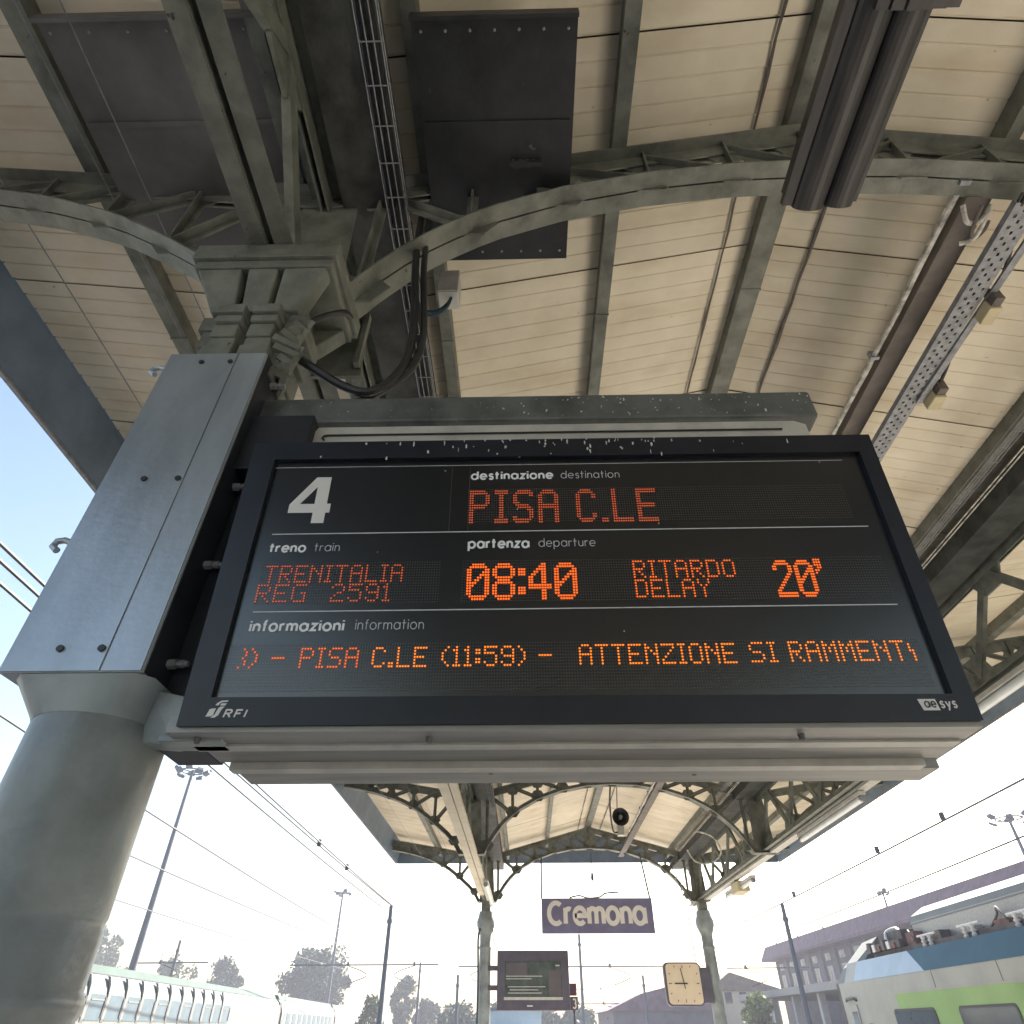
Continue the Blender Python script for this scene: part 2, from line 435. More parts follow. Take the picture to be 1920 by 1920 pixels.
for s in (-1, 1):
    for a0, a1, wg in strips:
        me = sheet_mesh(a0, a1, s, JL, wg)
        for k in range(-1, 14):
            link('roof_sheet', me, CAN, (-MID, 1.2 + JL * k - 1.9, random.uniform(-.003, .003)))
        me2 = sheet_mesh(a0, a1, s, YEND - (1.2 + JL * 14), wg)
        link('roof_sheet', me2, CAN, (-MID, 1.2 + JL * 14 - 1.9, 0))
# roof behind the camera and the weather skin above the sheets
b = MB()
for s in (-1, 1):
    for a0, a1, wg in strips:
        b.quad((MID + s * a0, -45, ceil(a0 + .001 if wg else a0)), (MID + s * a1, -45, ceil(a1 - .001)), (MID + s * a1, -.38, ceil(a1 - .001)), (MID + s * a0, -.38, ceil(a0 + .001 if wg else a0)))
b.build('rear_ceiling', M['dimmed_cream'], CAN)
b = MB()
for s in (-1, 1):
    for a0, a1 in ((0, 3.23), (3.23, 6.34)):
        za, zb = ceil(a0 + .001) + .06, ceil(a1 - .001) + .06
        b.prism([(MID + s * a0, -45, za), (MID + s * a1, -45, zb), (MID + s * a1, -45, zb + .03), (MID + s * a0, -45, za + .03)], (0, YEND + 45, 0))
b.build('roof_skin', M['gap'], CAN)
# purlins
def purlin(a, s, w_=.10, h_=.15, m='paint'):
    x = MID + s * a; zt = ceil(a); b = MB()
    zb = ctop(a)
    b.box(x - w_ / 2, x + w_ / 2, -45, YEND - .05, zb + .002, zb + .014)
    b.box(x - w_ / 2, x - w_ / 2 + .012, -45, YEND - .05, zb + .014, zt + .03)
    b.box(x + w_ / 2 - .012, x + w_ / 2, -45, YEND - .05, zb + .014, zt + .03)
    k = -.3
    while k < YEND - .3:
        b.box(x - w_ / 2 - .006, x + w_ / 2 + .006, k, k + .012, zb - .006, zb + .016); k += 3.415
    o = b.build('purlin', M[m], CAN)
purlin(0, 1, .17, .15)
for s in (-1, 1):
    purlin(1.33, s); purlin(2.62, s, .09); purlin(4.86, s, .13)
    purlin(3.23 + .22, s, .09)
# longitudinal girders on the column rows
for x, s in ((LX, -1), (RX, 1)):
    g = MB()
    for yy in (-1, 1):
        g.box(x + yy * .065 - .045, x + yy * .065 + .045, -12, YEND - .1, 4.74, 4.752)
        g.box(x + yy * .022 - .006, x + yy * .022 + .006, -12, YEND - .1, 4.752, 4.86)
        g.box(x + yy * .065 - .045, x + yy * .065 + .045, -12, YEND - .1, 5.90, 5.912)
        g.box(x + yy * .022 - .006, x + yy * .022 + .006, -12, YEND - .1, 5.75, 5.90)
    gi = g.build('girder', M['paint'], CAN)
    pn = 6.83 / 4
    tmpl = {}
    for k in range(-7, 13):
        yb = 1.9 + pn * k
        if yb > YEND - .5: break
        for q, (ya, za, yc, zc) in enumerate(((yb, 4.86, yb + pn / 2, 5.80), (yb + pn, 4.86, yb + pn / 2, 5.80))):
            if yc > YEND - .2 or ya > YEND - .1: continue
            if q not in tmpl:
                m_ = MB(); m_.bar((x, ya, za), (x, yc, zc), .05, .10, up=(0, 0, 1)); m_.v = [(a, b_ - yb, c) for a, b_, c in m_.v]
                tmpl[q] = m_.mesh('brace', M['paint'])
            link('brace', tmpl[q], gi, (-MID, yb - 1.9, 0))
        if 'n' not in tmpl:
            m_ = MB()
            m_.prism([(x - .012, -.30, 4.85), (x - .012, .30, 4.85), (x - .012, .14, 5.12), (x - .012, -.14, 5.12)], (.024, 0, 0))
            m_2 = MB(); m_2.prism([(x - .012, pn / 2 - .3, 5.80), (x - .012, pn / 2 - .14, 5.55), (x - .012, pn / 2 + .14, 5.55), (x - .012, pn / 2 + .3, 5.80)], (.024, 0, 0))
            tmpl['n'] = m_.mesh('gusset_plate', M['paint']); tmpl['m'] = m_2.mesh('gusset_plate', M['paint'])
        link('gusset_plate', tmpl['n'], gi, (-MID, yb - 1.9, 0)); link('gusset_plate', tmpl['m'], gi, (-MID, yb - 1.9, 0))
    # valley gutter, dark with soot
    gx = x - s * .30
    b = MB()
    b.box(gx - .19, gx + .19, -45, YEND - .02, 5.80, 5.815); b.box(gx - .19, gx - .175, -45, YEND - .02, 5.815, 6.05); b.box(gx + .175, gx + .19, -45, YEND - .02, 5.815, 6.05)
    b.build('valley_gutter', M['paint_dark'], CAN)
# eaves fascias (long boards and end boards)
for s in (-1, 1):
    x = MID + s * HE; b = MB()
    b.prism([(x, -45, 6.02), (x + s * .03, -45, 6.02), (x + s * .03, -45, 6.74), (x - s * .30, -45, 6.66), (x - s * .30, -45, 6.62), (x - s * .10, -45, 6.56)], (0, YEND + 45, 0))
    b.build('fascia_board', M['fascia'], CAN)
    b = MB(); b.box(x - .02 + s * .035, x + .02 + s * .035, -45, YEND, 5.99, 6.02)
    b.build('drip_edge', M['galv'], CAN)
for y in (YEND,):
    b = MB(); pts = [(MID - HE, y, 6.0), (MID + HE, y, 6.0), (MID + HE, y, 6.6), (MID + HS, y, 6.1), (MID, y, 6.95), (MID - HS, y, 6.1), (MID - HE, y, 6.6)]
    b.prism(pts, (0, .03, 0)); b.build('end_board', M['fascia'], CAN)
# columns
def column_mesh(detail):
    b = MB(); n = 36 if detail else 20
    prof = [(.34, 0), (.34, .12), (.27, .18), (.25, .55), (.265, .60), (.235, .66), (.215, .70), (.205, .78),
            (.196, 1.48), (.205, 1.50), (.208, 1.53), (.205, 1.56), (.194, 1.58), (.193, 1.62), (.19, 1.68),
            (.181, 1.76), (.188, 1.775), (.188, 1.80), (.178, 1.815), (.178, 1.93), (.175, 1.938), (.175, 1.955), (.178, 1.963), (.177, 2.385), (.176, 3.9)]
    if not detail:
        prof = [(.26, 0), (.26, .2), (.19, .4), (.165, 3.5), (.19, 3.55), (.16, 3.62), (.165, 3.85), (.21, 3.95), (.26, 4.08), (.27, 4.2), (.22, 4.32), (.20, 4.45)]
    b.lathe(prof, 0, 0, n)
    return b
for x, s in ((LX, -1), (RX, 1)):
    for Y in (TY[0], TY[3], TYB[2]):
        near = (Y == TY[0])
        if near and s > 0: continue
        cx, cy = (x, Y - .1) if near else (x, Y)
        b = column_mesh(near); b.v = [(a + cx, c + cy, z) for a, c, z in b.v]
        co = b.build('column', M['column'], CAN, smooth=True)
        if near: co['label'] = 'thick grey round column carrying the departure board'
        # square post above and capital
        b = MB(); b.box(cx - .13, cx + .13, cy - .13, cy + .13, 4.3, 4.74)
        if not near: b.box(cx - .10, cx + .10, Y - .08, Y + .08, 4.75, 5.88)
        b.build('post', M['paint'], co)
# near capital: abacus block, flared faces with two grooves, moulded consoles below
CX, CY = LX, 1.8
co = [o for o in CAN.children if o.get('label', '').startswith('thick grey')][0]
b = MB()
b.box(CX - .35, CX + .35, CY - .24, CY + .24, 4.62, 4.735)
b.box(CX - .33, CX + .33, CY - .22, CY + .22, 4.56, 4.618)
b.build('abacus', M['paint'], co, bevel=.006)
b = MB()
for x0, x1, xa, xb in ((-.31, -.10, -.20, -.09), (-.065, .075, -.06, .055), (.105, .31, .085, .20)):
    for sy in (-1, 1):
        yo, yi = CY + sy * .215, CY + sy * .15
        b.prism([(CX + x0, yo, 4.555), (CX + x1, yo, 4.555), (CX + xb, yi, 4.30), (CX + xa, yi, 4.30)], (0, -sy * .08, 0))
b.box(CX - .16, CX + .16, CY - .13, CY + .13, 4.28, 4.555)
b.build('capital', M['paint'], co, bevel=.008)
b = MB()
for xa in (-.13, .03):
    for i, (z1, z0, pj, wd) in enumerate(((4.30, 4.24, .19, .125), (4.235, 4.19, .175, .12), (4.185, 4.10, .16, .11), (4.10, 4.02, .15, .115), (4.02, 3.90, .17, .13))):
        b.box(CX + xa - .01, CX + xa + wd - .01, CY - pj, CY - pj + .09, z0, z1)
for i, (z1, z0, pj) in enumerate(((4.30, 4.2, .24), (4.19, 4.08, .21), (4.07, 3.93, .19))):
    b.box(CX + pj - .09, CX + pj, CY - .12, CY + .10, z0, z1)
    b.box(CX - pj, CX - pj + .09, CY - .12, CY + .10, z0, z1)
b.box(CX - .19, CX + .19, CY - .15, CY + .15, 3.84, 3.90)
b.build('console', M['paint'], co, bevel=.006)
b = MB(); b.prism([(CX + .10, 2.15, 4.45), (CX + .37, 2.15, 4.45), (CX + .30, 2.15, 5.1), (CX + .08, 2.15, 5.0)], (0, .02, 0)); b.box(CX + .33, CX + .36, 2.10, 2.14, 4.5, 4.95)
b.build('splice_plate', M['paint'], co)
# leafy scroll casting on the right of the capital
b = MB()
for k in range(9):
    t = k / 8
    b.tube([(CX + .17 + .03 * math.sin(t * 9), CY - .12 + .02 * math.cos(t * 7), 4.30 - .4 * t), (CX + .23 + .02 * math.cos(t * 11), CY - .10, 4.27 - .4 * t), (CX + .20, CY - .05, 4.22 - .4 * t)], [.028, .03, .015], 6)
b.build('scroll', M['paint'], co, smooth=True)

# smoke sheets under the roof
def soot_sheet(label, x0, x1, y0, y1, z, m, lip=True):
    t = thing('smoke_sheet', label, 'sheet', ((x0 + x1) / 2, (y0 + y1) / 2, z))
    b = MB(); b.box(x0, x1, y0, y1, z, z + .012)
    b.build('plate', m, t)
    b = MB(); b.box(x0 + .02, x1 - .02, y0 + .50, y0 + .53, z - .012, z - .001); b.build('seam', m, t)
    rv = MB(); rv.lathe([(.001, -.008), (.007, -.006), (.009, -.0005)], 0, 0, 8); rvm = rv.mesh('rivet', M['galv'])
    for k in range(7):
        for yy in (y0 + .06, y1 - .06): link('rivet', rvm, t, (x0 + .05 + k * (x1 - x0 - .1) / 6 - (x0 + x1) / 2, yy - (y0 + y1) / 2, 0))
    b = MB()
    b.box(x0, x1, y0 - .02, y0, z - .06, z + .03); b.box(x0 + .01, x1 - .01, y0 + .52, y0 + .56, z + .013, z + .05)
    b.box(x0, x0 + .012, y0, y1, z + .013, z + .06); b.box(x1 - .012, x1, y0, y1, z + .013, z + .06); b.box(x0, x1, y1 - .012, y1, z + .013, z + .06)
    b.build('rim', m, t)
soot_sheet('black sheet with torn hole under the roof right of the basket tray', -.565, .335, .95, 2.33, 5.93, M['soot'])
soot_sheet('dull grey smoke-stained sheet under the left wing of the roof', -2.60, -1.22, .93, 2.30, 5.98, M['soot_grey'])
tb_ = MB(); hp = []
for k in range(16):
    a = k * math.pi / 8; q_ = 1 + .35 * math.sin(k * 2.7) + .2 * math.cos(k * 5.1)
    hp.append((.04 + .10 * q_ * math.cos(a), 1.70 + .022 * q_ * math.sin(a), 5.924))
tb_.prism(hp, (0, 0, .003))
for k in range(5):
    x0 = -.04 + k * .04; tb_.prism([(x0, 1.675, 5.923), (x0 + .035, 1.672, 5.923), (x0 + .012, 1.655, 5.902)], (0, .002, .001))
tag(tb_.build('torn_edge', M['ink'], bpy.data.objects['smoke_sheet']), 'ragged black torn hole')

# ------------------------------------------------------------------ stroke lettering (flat print)
def arc(cx, cy, r, a0, a1, n=18, ry=None):
    ry = ry or r
    return [(cx + r * math.cos(R(a0 + (a1 - a0) * i / n)), cy + ry * math.sin(R(a0 + (a1 - a0) * i / n))) for i in range(n + 1)]
def glyph(c):
    """list of poly-lines and the advance, x-height 1"""
    g = {
        'a': ([arc(.5, .5, .5, 0, 360, 26), [(1, 0), (1, 1)]], 1.0),
        'd': ([arc(.5, .5, .5, 0, 360, 26), [(1, 0), (1, 1.5)]], 1.0),
        'p': ([arc(.5, .5, .5, 0, 360, 26), [(0, -.5), (0, 1)]], 1.0),
        'o': ([arc(.5, .5, .5, 0, 360, 26)], 1.0),
        'e': ([[(0.02, .5), (1, .5)] + arc(.5, .5, .5, 0, 318, 24)[1:]], 1.0),
        's': ([arc(.34, .74, .26, 20, 250, 12) + arc(.34, .26, .28, 80, -160, 14)], .62),
        't': ([[(.22, 0), (.22, 1.4)], [(-.06, .93), (.56, .93)]], .56),
        'f': ([[(.22, 0), (.22, 1.2)] + arc(.46, 1.2, .24, 180, 80, 8), [(0, .95), (.46, .95)]], .46),
        'i': ([[(0, 0), (0, 1)], [(0, 1.24), (0, 1.42)]], 0.0),
        'n': ([[(0, 0), (0, 1)], arc(.38, .58, .38, 180, 0, 12) + [(.76, 0)]], .76),
        'm': ([[(0, 0), (0, 1)], arc(.33, .63, .33, 180, 0, 12) + [(.66, 0)], arc(.99, .63, .33, 180, 0, 12) + [(1.32, 0)]], 1.32),
        'r': ([[(0, 0), (0, 1)], arc(.34, .60, .34, 180, 60, 9)], .48),
        'u': ([[(0, 1)] + arc(.38, .42, .38, 180, 360, 12) + [(.76, 1)], [(.76, 0), (.76, 1)]], .76),
        'z': ([[(.02, .95), (.72, .95), (.04, .05), (.76, .05)]], .76),
        'y': ([[(0, 1), (.4, .05)], [(.78, 1), (.2, -.5)]], .78),
        'C': ([arc(.62, .66, .66, 50, 310, 26)], 1.12),
        'R': ([[(0, 0), (0, 1.4), (.4, 1.4)] + arc(.42, 1.05, .35, 90, -90, 10) + [(0, .7)], [(.4, .7), (.8, 0)]], .8),
        'F': ([[(0, 0), (0, 1.35), (.72, 1.35)], [(0, .7), (.6, .7)]], .7),
        'I': ([[(0, 0), (0, 1.4)]], 0.0),
        '3': ([arc(.4, 1.03, .35, 150, -80, 14), arc(.4, .40, .40, 80, -150, 14)], .8),
        ' ': ([], .45),
    }
    return g[c]
def ribbon(pts, wd):
    """mitred flat band round a poly-line -> list of quads"""
    n = len(pts); L_, R_ = [], []
    closed = n > 3 and math.hypot(pts[0][0] - pts[-1][0], pts[0][1] - pts[-1][1]) < 1e-6
    for i in range(n):
        if closed: a, c = pts[i - 1 if i else n - 2], pts[i + 1 if i < n - 1 else 1]
        else: a, c = pts[max(i - 1, 0)], pts[min(i + 1, n - 1)]
        p = pts[i]
        d0 = (p[0] - a[0], p[1] - a[1]); d1 = (c[0] - p[0], c[1] - p[1])
        l0, l1 = math.hypot(*d0) or 1, math.hypot(*d1) or 1
        if l0 < 1e-9 or (d0 == (0, 0)): d0 = d1; l0 = l1
        if d1 == (0, 0): d1 = d0; l1 = l0
        n0 = (-d0[1] / l0, d0[0] / l0); n1 = (-d1[1] / l1, d1[0] / l1)
        m = (n0[0] + n1[0], n0[1] + n1[1]); lm = math.hypot(*m) or 1; m = (m[0] / lm, m[1] / lm)
        k = 1 / max(.45, m[0] * n0[0] + m[1] * n0[1])
        L_.append((p[0] + m[0] * wd / 2 * k, p[1] + m[1] * wd / 2 * k)); R_.append((p[0] - m[0] * wd / 2 * k, p[1] - m[1] * wd / 2 * k))
    return [(L_[i], R_[i], R_[i + 1], L_[i + 1]) for i in range(n - 1)]
def lettering(mb, fn, text, s0, s1, t0, xh, wt, gap, shear=0.0, d=0.0):
    """text fitted between s0 and s1, baseline t0, x-height xh; fn(s,t,d) -> 3D"""
    adv = 0; items = []
    for i, c in enumerate(text):
        st, a = glyph(c)
        items.append((st, adv)); adv += a + gap + wt
    tot = adv - gap - wt
    kx = (s1 - s0 - wt * xh) / tot if tot else xh
    q = 0
    for st, x in items:
        for pl in st:
            q += 1
            pts = [(px * kx / xh + x * kx / xh, py) for px, py in pl]
            for quad in ribbon(pts, wt):
                mb.quad(*[fn(s0 + wt * xh / 2 + (X + shear * Yy) * xh, t0 + Yy * xh, d + (q % 4) * .00012) for X, Yy in quad])

# ------------------------------------------------------------------ departure board
BO = Vector((-.899, 1.6, 2.353)); BL_ = math.hypot(-.098, .934)
BU = Vector((0, -.098 / BL_, .934 / BL_)); BN = Vector((0, -BU.z, BU.y))
BW, BH = 2.062, .939
def bd(s, t, d=0.0): return BO + Vector((s, 0, 0)) + BU * t + BN * d
def bbox(mb, s0, s1, t0, t1, d0, d1):
    mb.prism([bd(s0, t0, d0), bd(s1, t0, d0), bd(s1, t1, d0), bd(s0, t1, d0)], BN * (d1 - d0))
BD = thing('departure_board', 'large black hanging departure board with orange LED text for platform 4', 'departure board', tuple(BO + Vector((BW / 2, .2, 0))))
b = MB(); dp = -.34
bbox(b, .004, BW - .004, .004, BH - .004, dp, -.035)
b.build('casing', M['alu'], BD, bevel=.004)
b = MB()                                          # bezel: four mitred bars
fr = .072
O = [(0, 0), (BW, 0), (BW, BH), (0, BH)]; I_ = [(fr, fr + .002), (BW - fr * .72, fr - .004), (BW - fr * .72, BH - fr), (fr + .008, BH - fr)]
for i in range(4):
    j = (i + 1) % 4
    b.quad(bd(*O[i], 0), bd(*O[j], 0), bd(*I_[j], 0), bd(*I_[i], 0))
    b.quad(bd(*I_[i], 0), bd(*I_[j], 0), bd(*I_[j], -.018), bd(*I_[i], -.018))
    b.quad(bd(*O[j], 0), bd(*O[i], 0), bd(*O[i], -.034), bd(*O[j], -.034))
b.build('bezel', M['black'], BD)
b = MB(); b.quad(bd(*I_[0], -.017), bd(*I_[1], -.017), bd(*I_[2], -.017), bd(*I_[3], -.017))
b.build('display_panel', M['panel'], BD)
PD = -.0155
b = MB()                                          # white rules and thin dividers
for s0, t0, s1, t1, h in ((.082, .8425, 1.953, .8435, .0020), (.124, .5835, 1.960, .5875, .0034), (.122, .3225, 1.962, .3265, .0034)):
    b = MB(); b.quad(bd(s0, t0, PD), bd(s1, t1, PD), bd(s1, t1 + h, PD), bd(s0, t0 + h, PD))
    b.build('rule_line', M['white'], BD)
for s in (.672, .731):
    b = MB(); b.quad(bd(s, .59, PD), bd(s + .0012, .59, PD), bd(s + .0012, .838, PD), bd(s, .838, PD))
    b.build('divider', M['led_off'], BD)
def cap(nm, m, *a):
    q = MB(); lettering(q, bd, *a, d=PD); q.build(nm, m, BD)
cap('bold_caption', M['caption'], 'destinazione', .7344, 1.0038, .7862, .0205, .31, .16)
cap('bold_caption', M['caption'], 'treno', .1255, .2394, .5225, .0205, .31, .16)
cap('bold_caption', M['caption'], 'partenza', .7335, .9218, .5285, .0215, .31, .16)
cap('bold_caption', M['caption'], 'informazioni', .1227, .3932, .2655, .0215, .31, .16)
cap('thin_caption', M['grey_print'], 'destination', 1.0279, 1.219, .7862, .0195, .12, .28)
cap('thin_caption', M['grey_print'], 'train', .2648, .3425, .5235, .0195, .12, .28)
cap('thin_caption', M['grey_print'], 'departure', .9492, 1.1225, .5305, .0195, .12, .28)
cap('thin_caption', M['grey_print'], 'information', .4243, .619, .2675, .0205, .12, .28)
b = MB()                                          # the big 4
S = lambda *p: b.quad(*[bd(s, t, PD) for s, t in p])
S((.212, .803), (.157, .689), (.157, .656), (.2335, .780)) if False else None
fx = lambda u: .157 + u * .129
fy = lambda v: .6245 + v * .178
def F4(*p): b.quad(*[bd(fx(u), fy(v), PD) for u, v in p])
F4((.56, 1), (0, .40), (0, .22), (.56, .22)) if False else None
F4((0, .22), (.62, .22), (.62, .41), (.26, .41))
F4((0, .22), (.26, .41), (.62, .78), (.56, 1.0), (.0, .40))
F4((.56, 1.0), (.62, .78), (.62, 0), (.93, 0), (.93, 1.0))
F4((.93, .22), (1.03, .22), (1.03, .41), (.93, .41))
b.build('platform_number', M['signw'], BD)

# LED fonts
F57 = {'A': ['01110','10001','10001','11111','10001','10001','10001'],'C': ['01110','10001','10000','10000','10000','10001','01110'],
 'D': ['11110','10001','10001','10001','10001','10001','11110'],'E': ['11111','10000','10000','11110','10000','10000','11111'],
 'G': ['01111','10000','10000','10011','10001','10001','01111'],'I': ['111','010','010','010','010','010','111'],
 'L': ['10000','10000','10000','10000','10000','10000','11111'],'M': ['10001','11011','10101','10101','10001','10001','10001'],
 'N': ['10001','11001','10101','10011','10001','10001','10001'],'O': ['01110','10001','10001','10001','10001','10001','01110'],
 'P': ['11110','10001','10001','11110','10000','10000','10000'],'R': ['11110','10001','10001','11110','10100','10010','10001'],
 'S': ['01111','10000','10000','01110','00001','00001','11110'],'T': ['11111','00100','00100','00100','00100','00100','00100'],
 'Y': ['10001','10001','01010','00100','00100','00100','00100'],'Z': ['11111','00001','00010','00100','01000','10000','11111'],
 '0': ['01110','10001','10011','10101','11001','10001','01110'],'1': ['010','110','010','010','010','010','111'],
 '2': ['01110','10001','00001','00110','01000','10000','11111'],'4': ['00010','00110','01010','10010','11111','00010','00010'],
 '5': ['11111','10000','11110','00001','00001','10001','01110'],'8': ['01110','10001','10001','01110','10001','10001','01110'],
 '9': ['01110','10001','10001','01111','00001','10001','01110'],'.': ['00','00','00','00','00','11','11'],
 ':': ['00','11','11','00','11','11','00'],'-': ['00000','00000','00000','11111','00000','00000','00000'],
 '(': ['001','010','100','100','100','010','001'],')': ['100','010','001','001','001','010','100'],' ': ['000'] * 7,
 '<': ['010','001','001','010','001','001','100'],'/': ['00','10','10','11','01','01','01']}
B14 = {  # 9 x 14 two-dot strokes
 'P': ['111111100','111111110','110000011','110000011','110000011','110000011','111111110','111111100','110000000','110000000','110000000','110000000','110000000','110000000'],
 'I': ['111111','111111','001100','001100','001100','001100','001100','001100','001100','001100','001100','001100','111111','111111'],
 'S': ['001111110','011111111','110000011','110000000','110000000','111000000','011111100','001111110','000000111','000000011','000000011','110000011','111111110','011111100'],
 'A': ['001111100','011111110','110000011','110000011','110000011','110000011','111111111','111111111','110000011','110000011','110000011','110000011','110000011','110000011'],
 'C': ['001111100','011111110','110000011','110000011','110000000','110000000','110000000','110000000','110000000','110000000','110000011','110000011','011111110','001111100'],
 '.': ['000'] * 12 + ['111', '111'],
 'L': ['110000000'] * 12 + ['111111111', '111111111'],
 'E': ['111111111','111111111','110000000','110000000','110000000','110000000','111111110','111111110','110000000','110000000','110000000','110000000','111111111','111111111'],
 '0': ['001111100','011111110','110000011','110000111','110001111','110011011','110110011','111100011','111000011','110000011','110000011','110000011','011111110','001111100'],
 '8': ['001111100','011111110','110000011','110000011','110000011','011111110','001111100','011111110','110000011','110000011','110000011','110000011','011111110','001111100'],
 ':': ['000','000','111','111','111','000','000','000','000','111','111','111','000','000'],
 '4': ['000001100','000011100','000111100','001101100','011001100','110001100','110001100','110001100','111111111','111111111','000001100','000001100','000001100','000001100'],
 '2': ['001111100','011111110','110000011','110000011','000000011','000000110','000001100','000011000','000110000','001100000','011000000','110000000','111111111','111111111'],
 "'": ['111','111','111','011','110','100'] + ['000'] * 8, ' ': ['0000'] * 14}
PX, PY = .0075, .0087
def dot(mb, s, t, r, d=-.0145):
    mb.quad(*[bd(s + r * math.cos(a), t + r * math.sin(a), d) for a in (R(22.5 + 45 * k) for k in range(8))])
def led(name, text, s0, ttop, font, m, gap=1, px=PX, py=PY, r=.0029, clip=9, fit=None):
    mb = MB(); 
    cols = sum(len(font[c][0]) + gap for c in text) - gap
    if fit: px = (fit - s0) / (cols - 1)
    x = 0
    for c in text:
        g = font[c]
        for j, row in enumerate(g):
            for i, v in enumerate(row):
                if v == '1':
                    s = s0 + (x + i) * px
                    if s < clip: dot(mb, s, ttop - j * py, r)
        x += len(g[0]) + gap
    o = mb.build(name, m, BD); o['kind'] = 'stuff'
    return o
led('led_destination', 'PISA', .7365, .7375, B14, M['led_c'], 2, py=.0091, r=.0028, fit=1.013)
led('led_destination', 'C.LE', 1.0745, .7375, B14, M['led_c'], 2, py=.0091, r=.0028, fit=1.323)
led('led_train', 'TRENITALIA', .134, .4715, F57, M['led_c'], fit=.541)
led('led_train', 'REG', .122, .4085, F57, M['led_c'], fit=.262)
led('led_train', '2591', .342, .4085, F57, M['led_c'], fit=.510)
led('led_time', '08:40', .7375, .4705, B14, M['led_t'], 1, r=.0033, fit=1.0565)
led('led_delay', 'RITARDO', 1.229, .4755, F57, M['led_b'], fit=1.523)
led('led_delay', 'DELAY', 1.2295, .4125, F57, M['led_b'], fit=1.441)
led('led_minutes', '20', 1.6385, .4705, B14, M['led_b'], 1, r=.0033, fit=1.751)
led('led_minutes', "'", 1.762, .4745, B14, M['led_b'], 1, r=.0033)
led('led_message', '<)', .118, .2115, F57, M['led_b'], 1, fit=.163)
led('led_message', '-', .208, .2115, F57, M['led_b'])
led('led_message', 'PISA', .2865, .2115, F57, M['led_b'], fit=.443)
led('led_message', 'C.LE', .486, .2115, F57, M['led_a'], fit=.631)
led('led_message', '(11:59)', .677, .2125, F57, M['led_a'], fit=.902)
led('led_message', '-', .9434, .2135, F57, M['led_a'])
led('led_message', 'ATTENZIONE', 1.054, .2145, F57, M['led_a'], fit=1.475)
led('led_message', 'SI', 1.519, .2165, F57, M['led_a'], fit=1.586)
led('led_message', 'RAMMENT/', 1.627, .2175, F57, M['led_a'], fit=1.958)
b = MB()
def matrix(s0, s1, t0, n):
    k = 0
    while s0 + k * PX < s1:
        for j in range(n):
            s, t = s0 + k * PX, t0 - j * PY; r = .0016
            b.quad(bd(s - r, t - r, -.0162), bd(s + r, t - r, -.0162), bd(s + r, t + r, -.0162), bd(s - r, t + r, -.0162))
        k += 1
matrix(.085, 1.99, .2245, 16); matrix(.12, .66, .4815, 16); matrix(.722, 1.96, .4830, 16); matrix(.73, 1.93, .745, 15)
tag(b.build('led_matrix', M['led_off'], BD), 'grid of unlit LED dots', kind='stuff')

# logos on the lower bezel
LD = .0008
b = MB()
def LQ(*p): b.quad(*[bd(.0695 + x * .0995 / 100, .0185 + y * .048 / 48, LD) for x, y in p])
# stylised twin-curve emblem
LQ((20, 34), (24, 40), (34, 46), (53, 47), (50, 43), (36, 42), (30, 38), (29, 34))
LQ((32, 34), (36, 39), (50, 39), (46, 33), (41, 33))
LQ((0, 2), (2, 5), (12, 5), (20, 8), (24, 26), (16, 26), (8, 24), (3, 10))
LQ((14, 2), (26, 2), (34, 8), (40, 24), (46, 30), (36, 31), (30, 27), (24, 10))
lettering(b, bd, 'RFI', .0695 + .046, .1745, .0215, .0135, .34, .22, shear=.25, d=LD)
tag(b.build('railway_logo', M['signw'], BD), 'white curved emblem with the letters RFI')
b = MB()
b.quad(bd(1.913, .0545, LD), bd(1.921, .0255, LD), bd(1.9635, .0255, LD), bd(1.9585, .0545, LD))
lettering(b, bd, 'sys', 1.966, 2.010, .0325, .0155, .26, .2, d=LD)
b.build('maker_logo', M['signw'], BD)
b = MB(); lettering(b, bd, 'ae', 1.9265, 1.9575, .0335, .0145, .24, .2, d=LD * 2)
b.build('maker_logo', M['ink'], BD)

# underside rails and joints of the casing
b = MB()
zb = BO.z
def under(y0, y1, x0, x1, z0, z1): b.box(x0, x1, y0, y1, z0, z1)
under(1.612, 1.70, BO.x - .03, BO.x + BW, zb - .012, zb + .03)
under(1.73, 1.745, BO.x + .0, BO.x + BW - .03, zb - .004, zb + .02)
b.build('bottom_rail', M['alu'], BD)
b = MB(); under(1.703, 1.742, BO.x + .01, BO.x + BW - .01, zb - .018, zb + .01); under(1.86, 1.90, BO.x + .05, BO.x + BW - .03, zb - .03, zb + .01)
b.build('bottom_trim', M['alu_l'], BD)
b = MB(); under(1.745, 1.858, BO.x + .02, BO.x + BW + .01, zb - .010, zb + .2); under(1.90, 2.02, BO.x + .06, BO.x + BW + .03, zb - .025, zb + .35)
b.build('bottom_cover', M['alu'], BD)
for x, y in ((-.86, 1.655), (-.25, 1.66), (.72, 1.66), (-.1, 1.93), (.5, 1.95)):
    b = MB(); b.lathe([(.001, zb - .026), (.007, zb - .026), (.010, zb - .01)], x, y, 8)
    b.build('bolt', M['arm'], BD)
# top cover plate seen above the bezel
b = MB()
b.box(-.80, 1.10, 1.705, 1.72, 3.40, 3.555)
b.prism([(-.80, 1.705, 3.555), (1.10, 1.705, 3.555), (1.06, 1.705, 3.575), (-.79, 1.705, 3.575)], (0, .015, 0))
b.box(-.78, 1.02, 1.55, 1.70, 3.28, 3.30)
b.build('top_plate', M['alu_l'], BD)
b = MB(); b.tube([(-.755, 1.70, 3.50), (-.765, 1.70, 3.51), (-.76, 1.70, 3.522), (-.745, 1.70, 3.526), (1.0, 1.70, 3.526)], .004, 6)
b.build('plate_seam', M['ink'], BD)
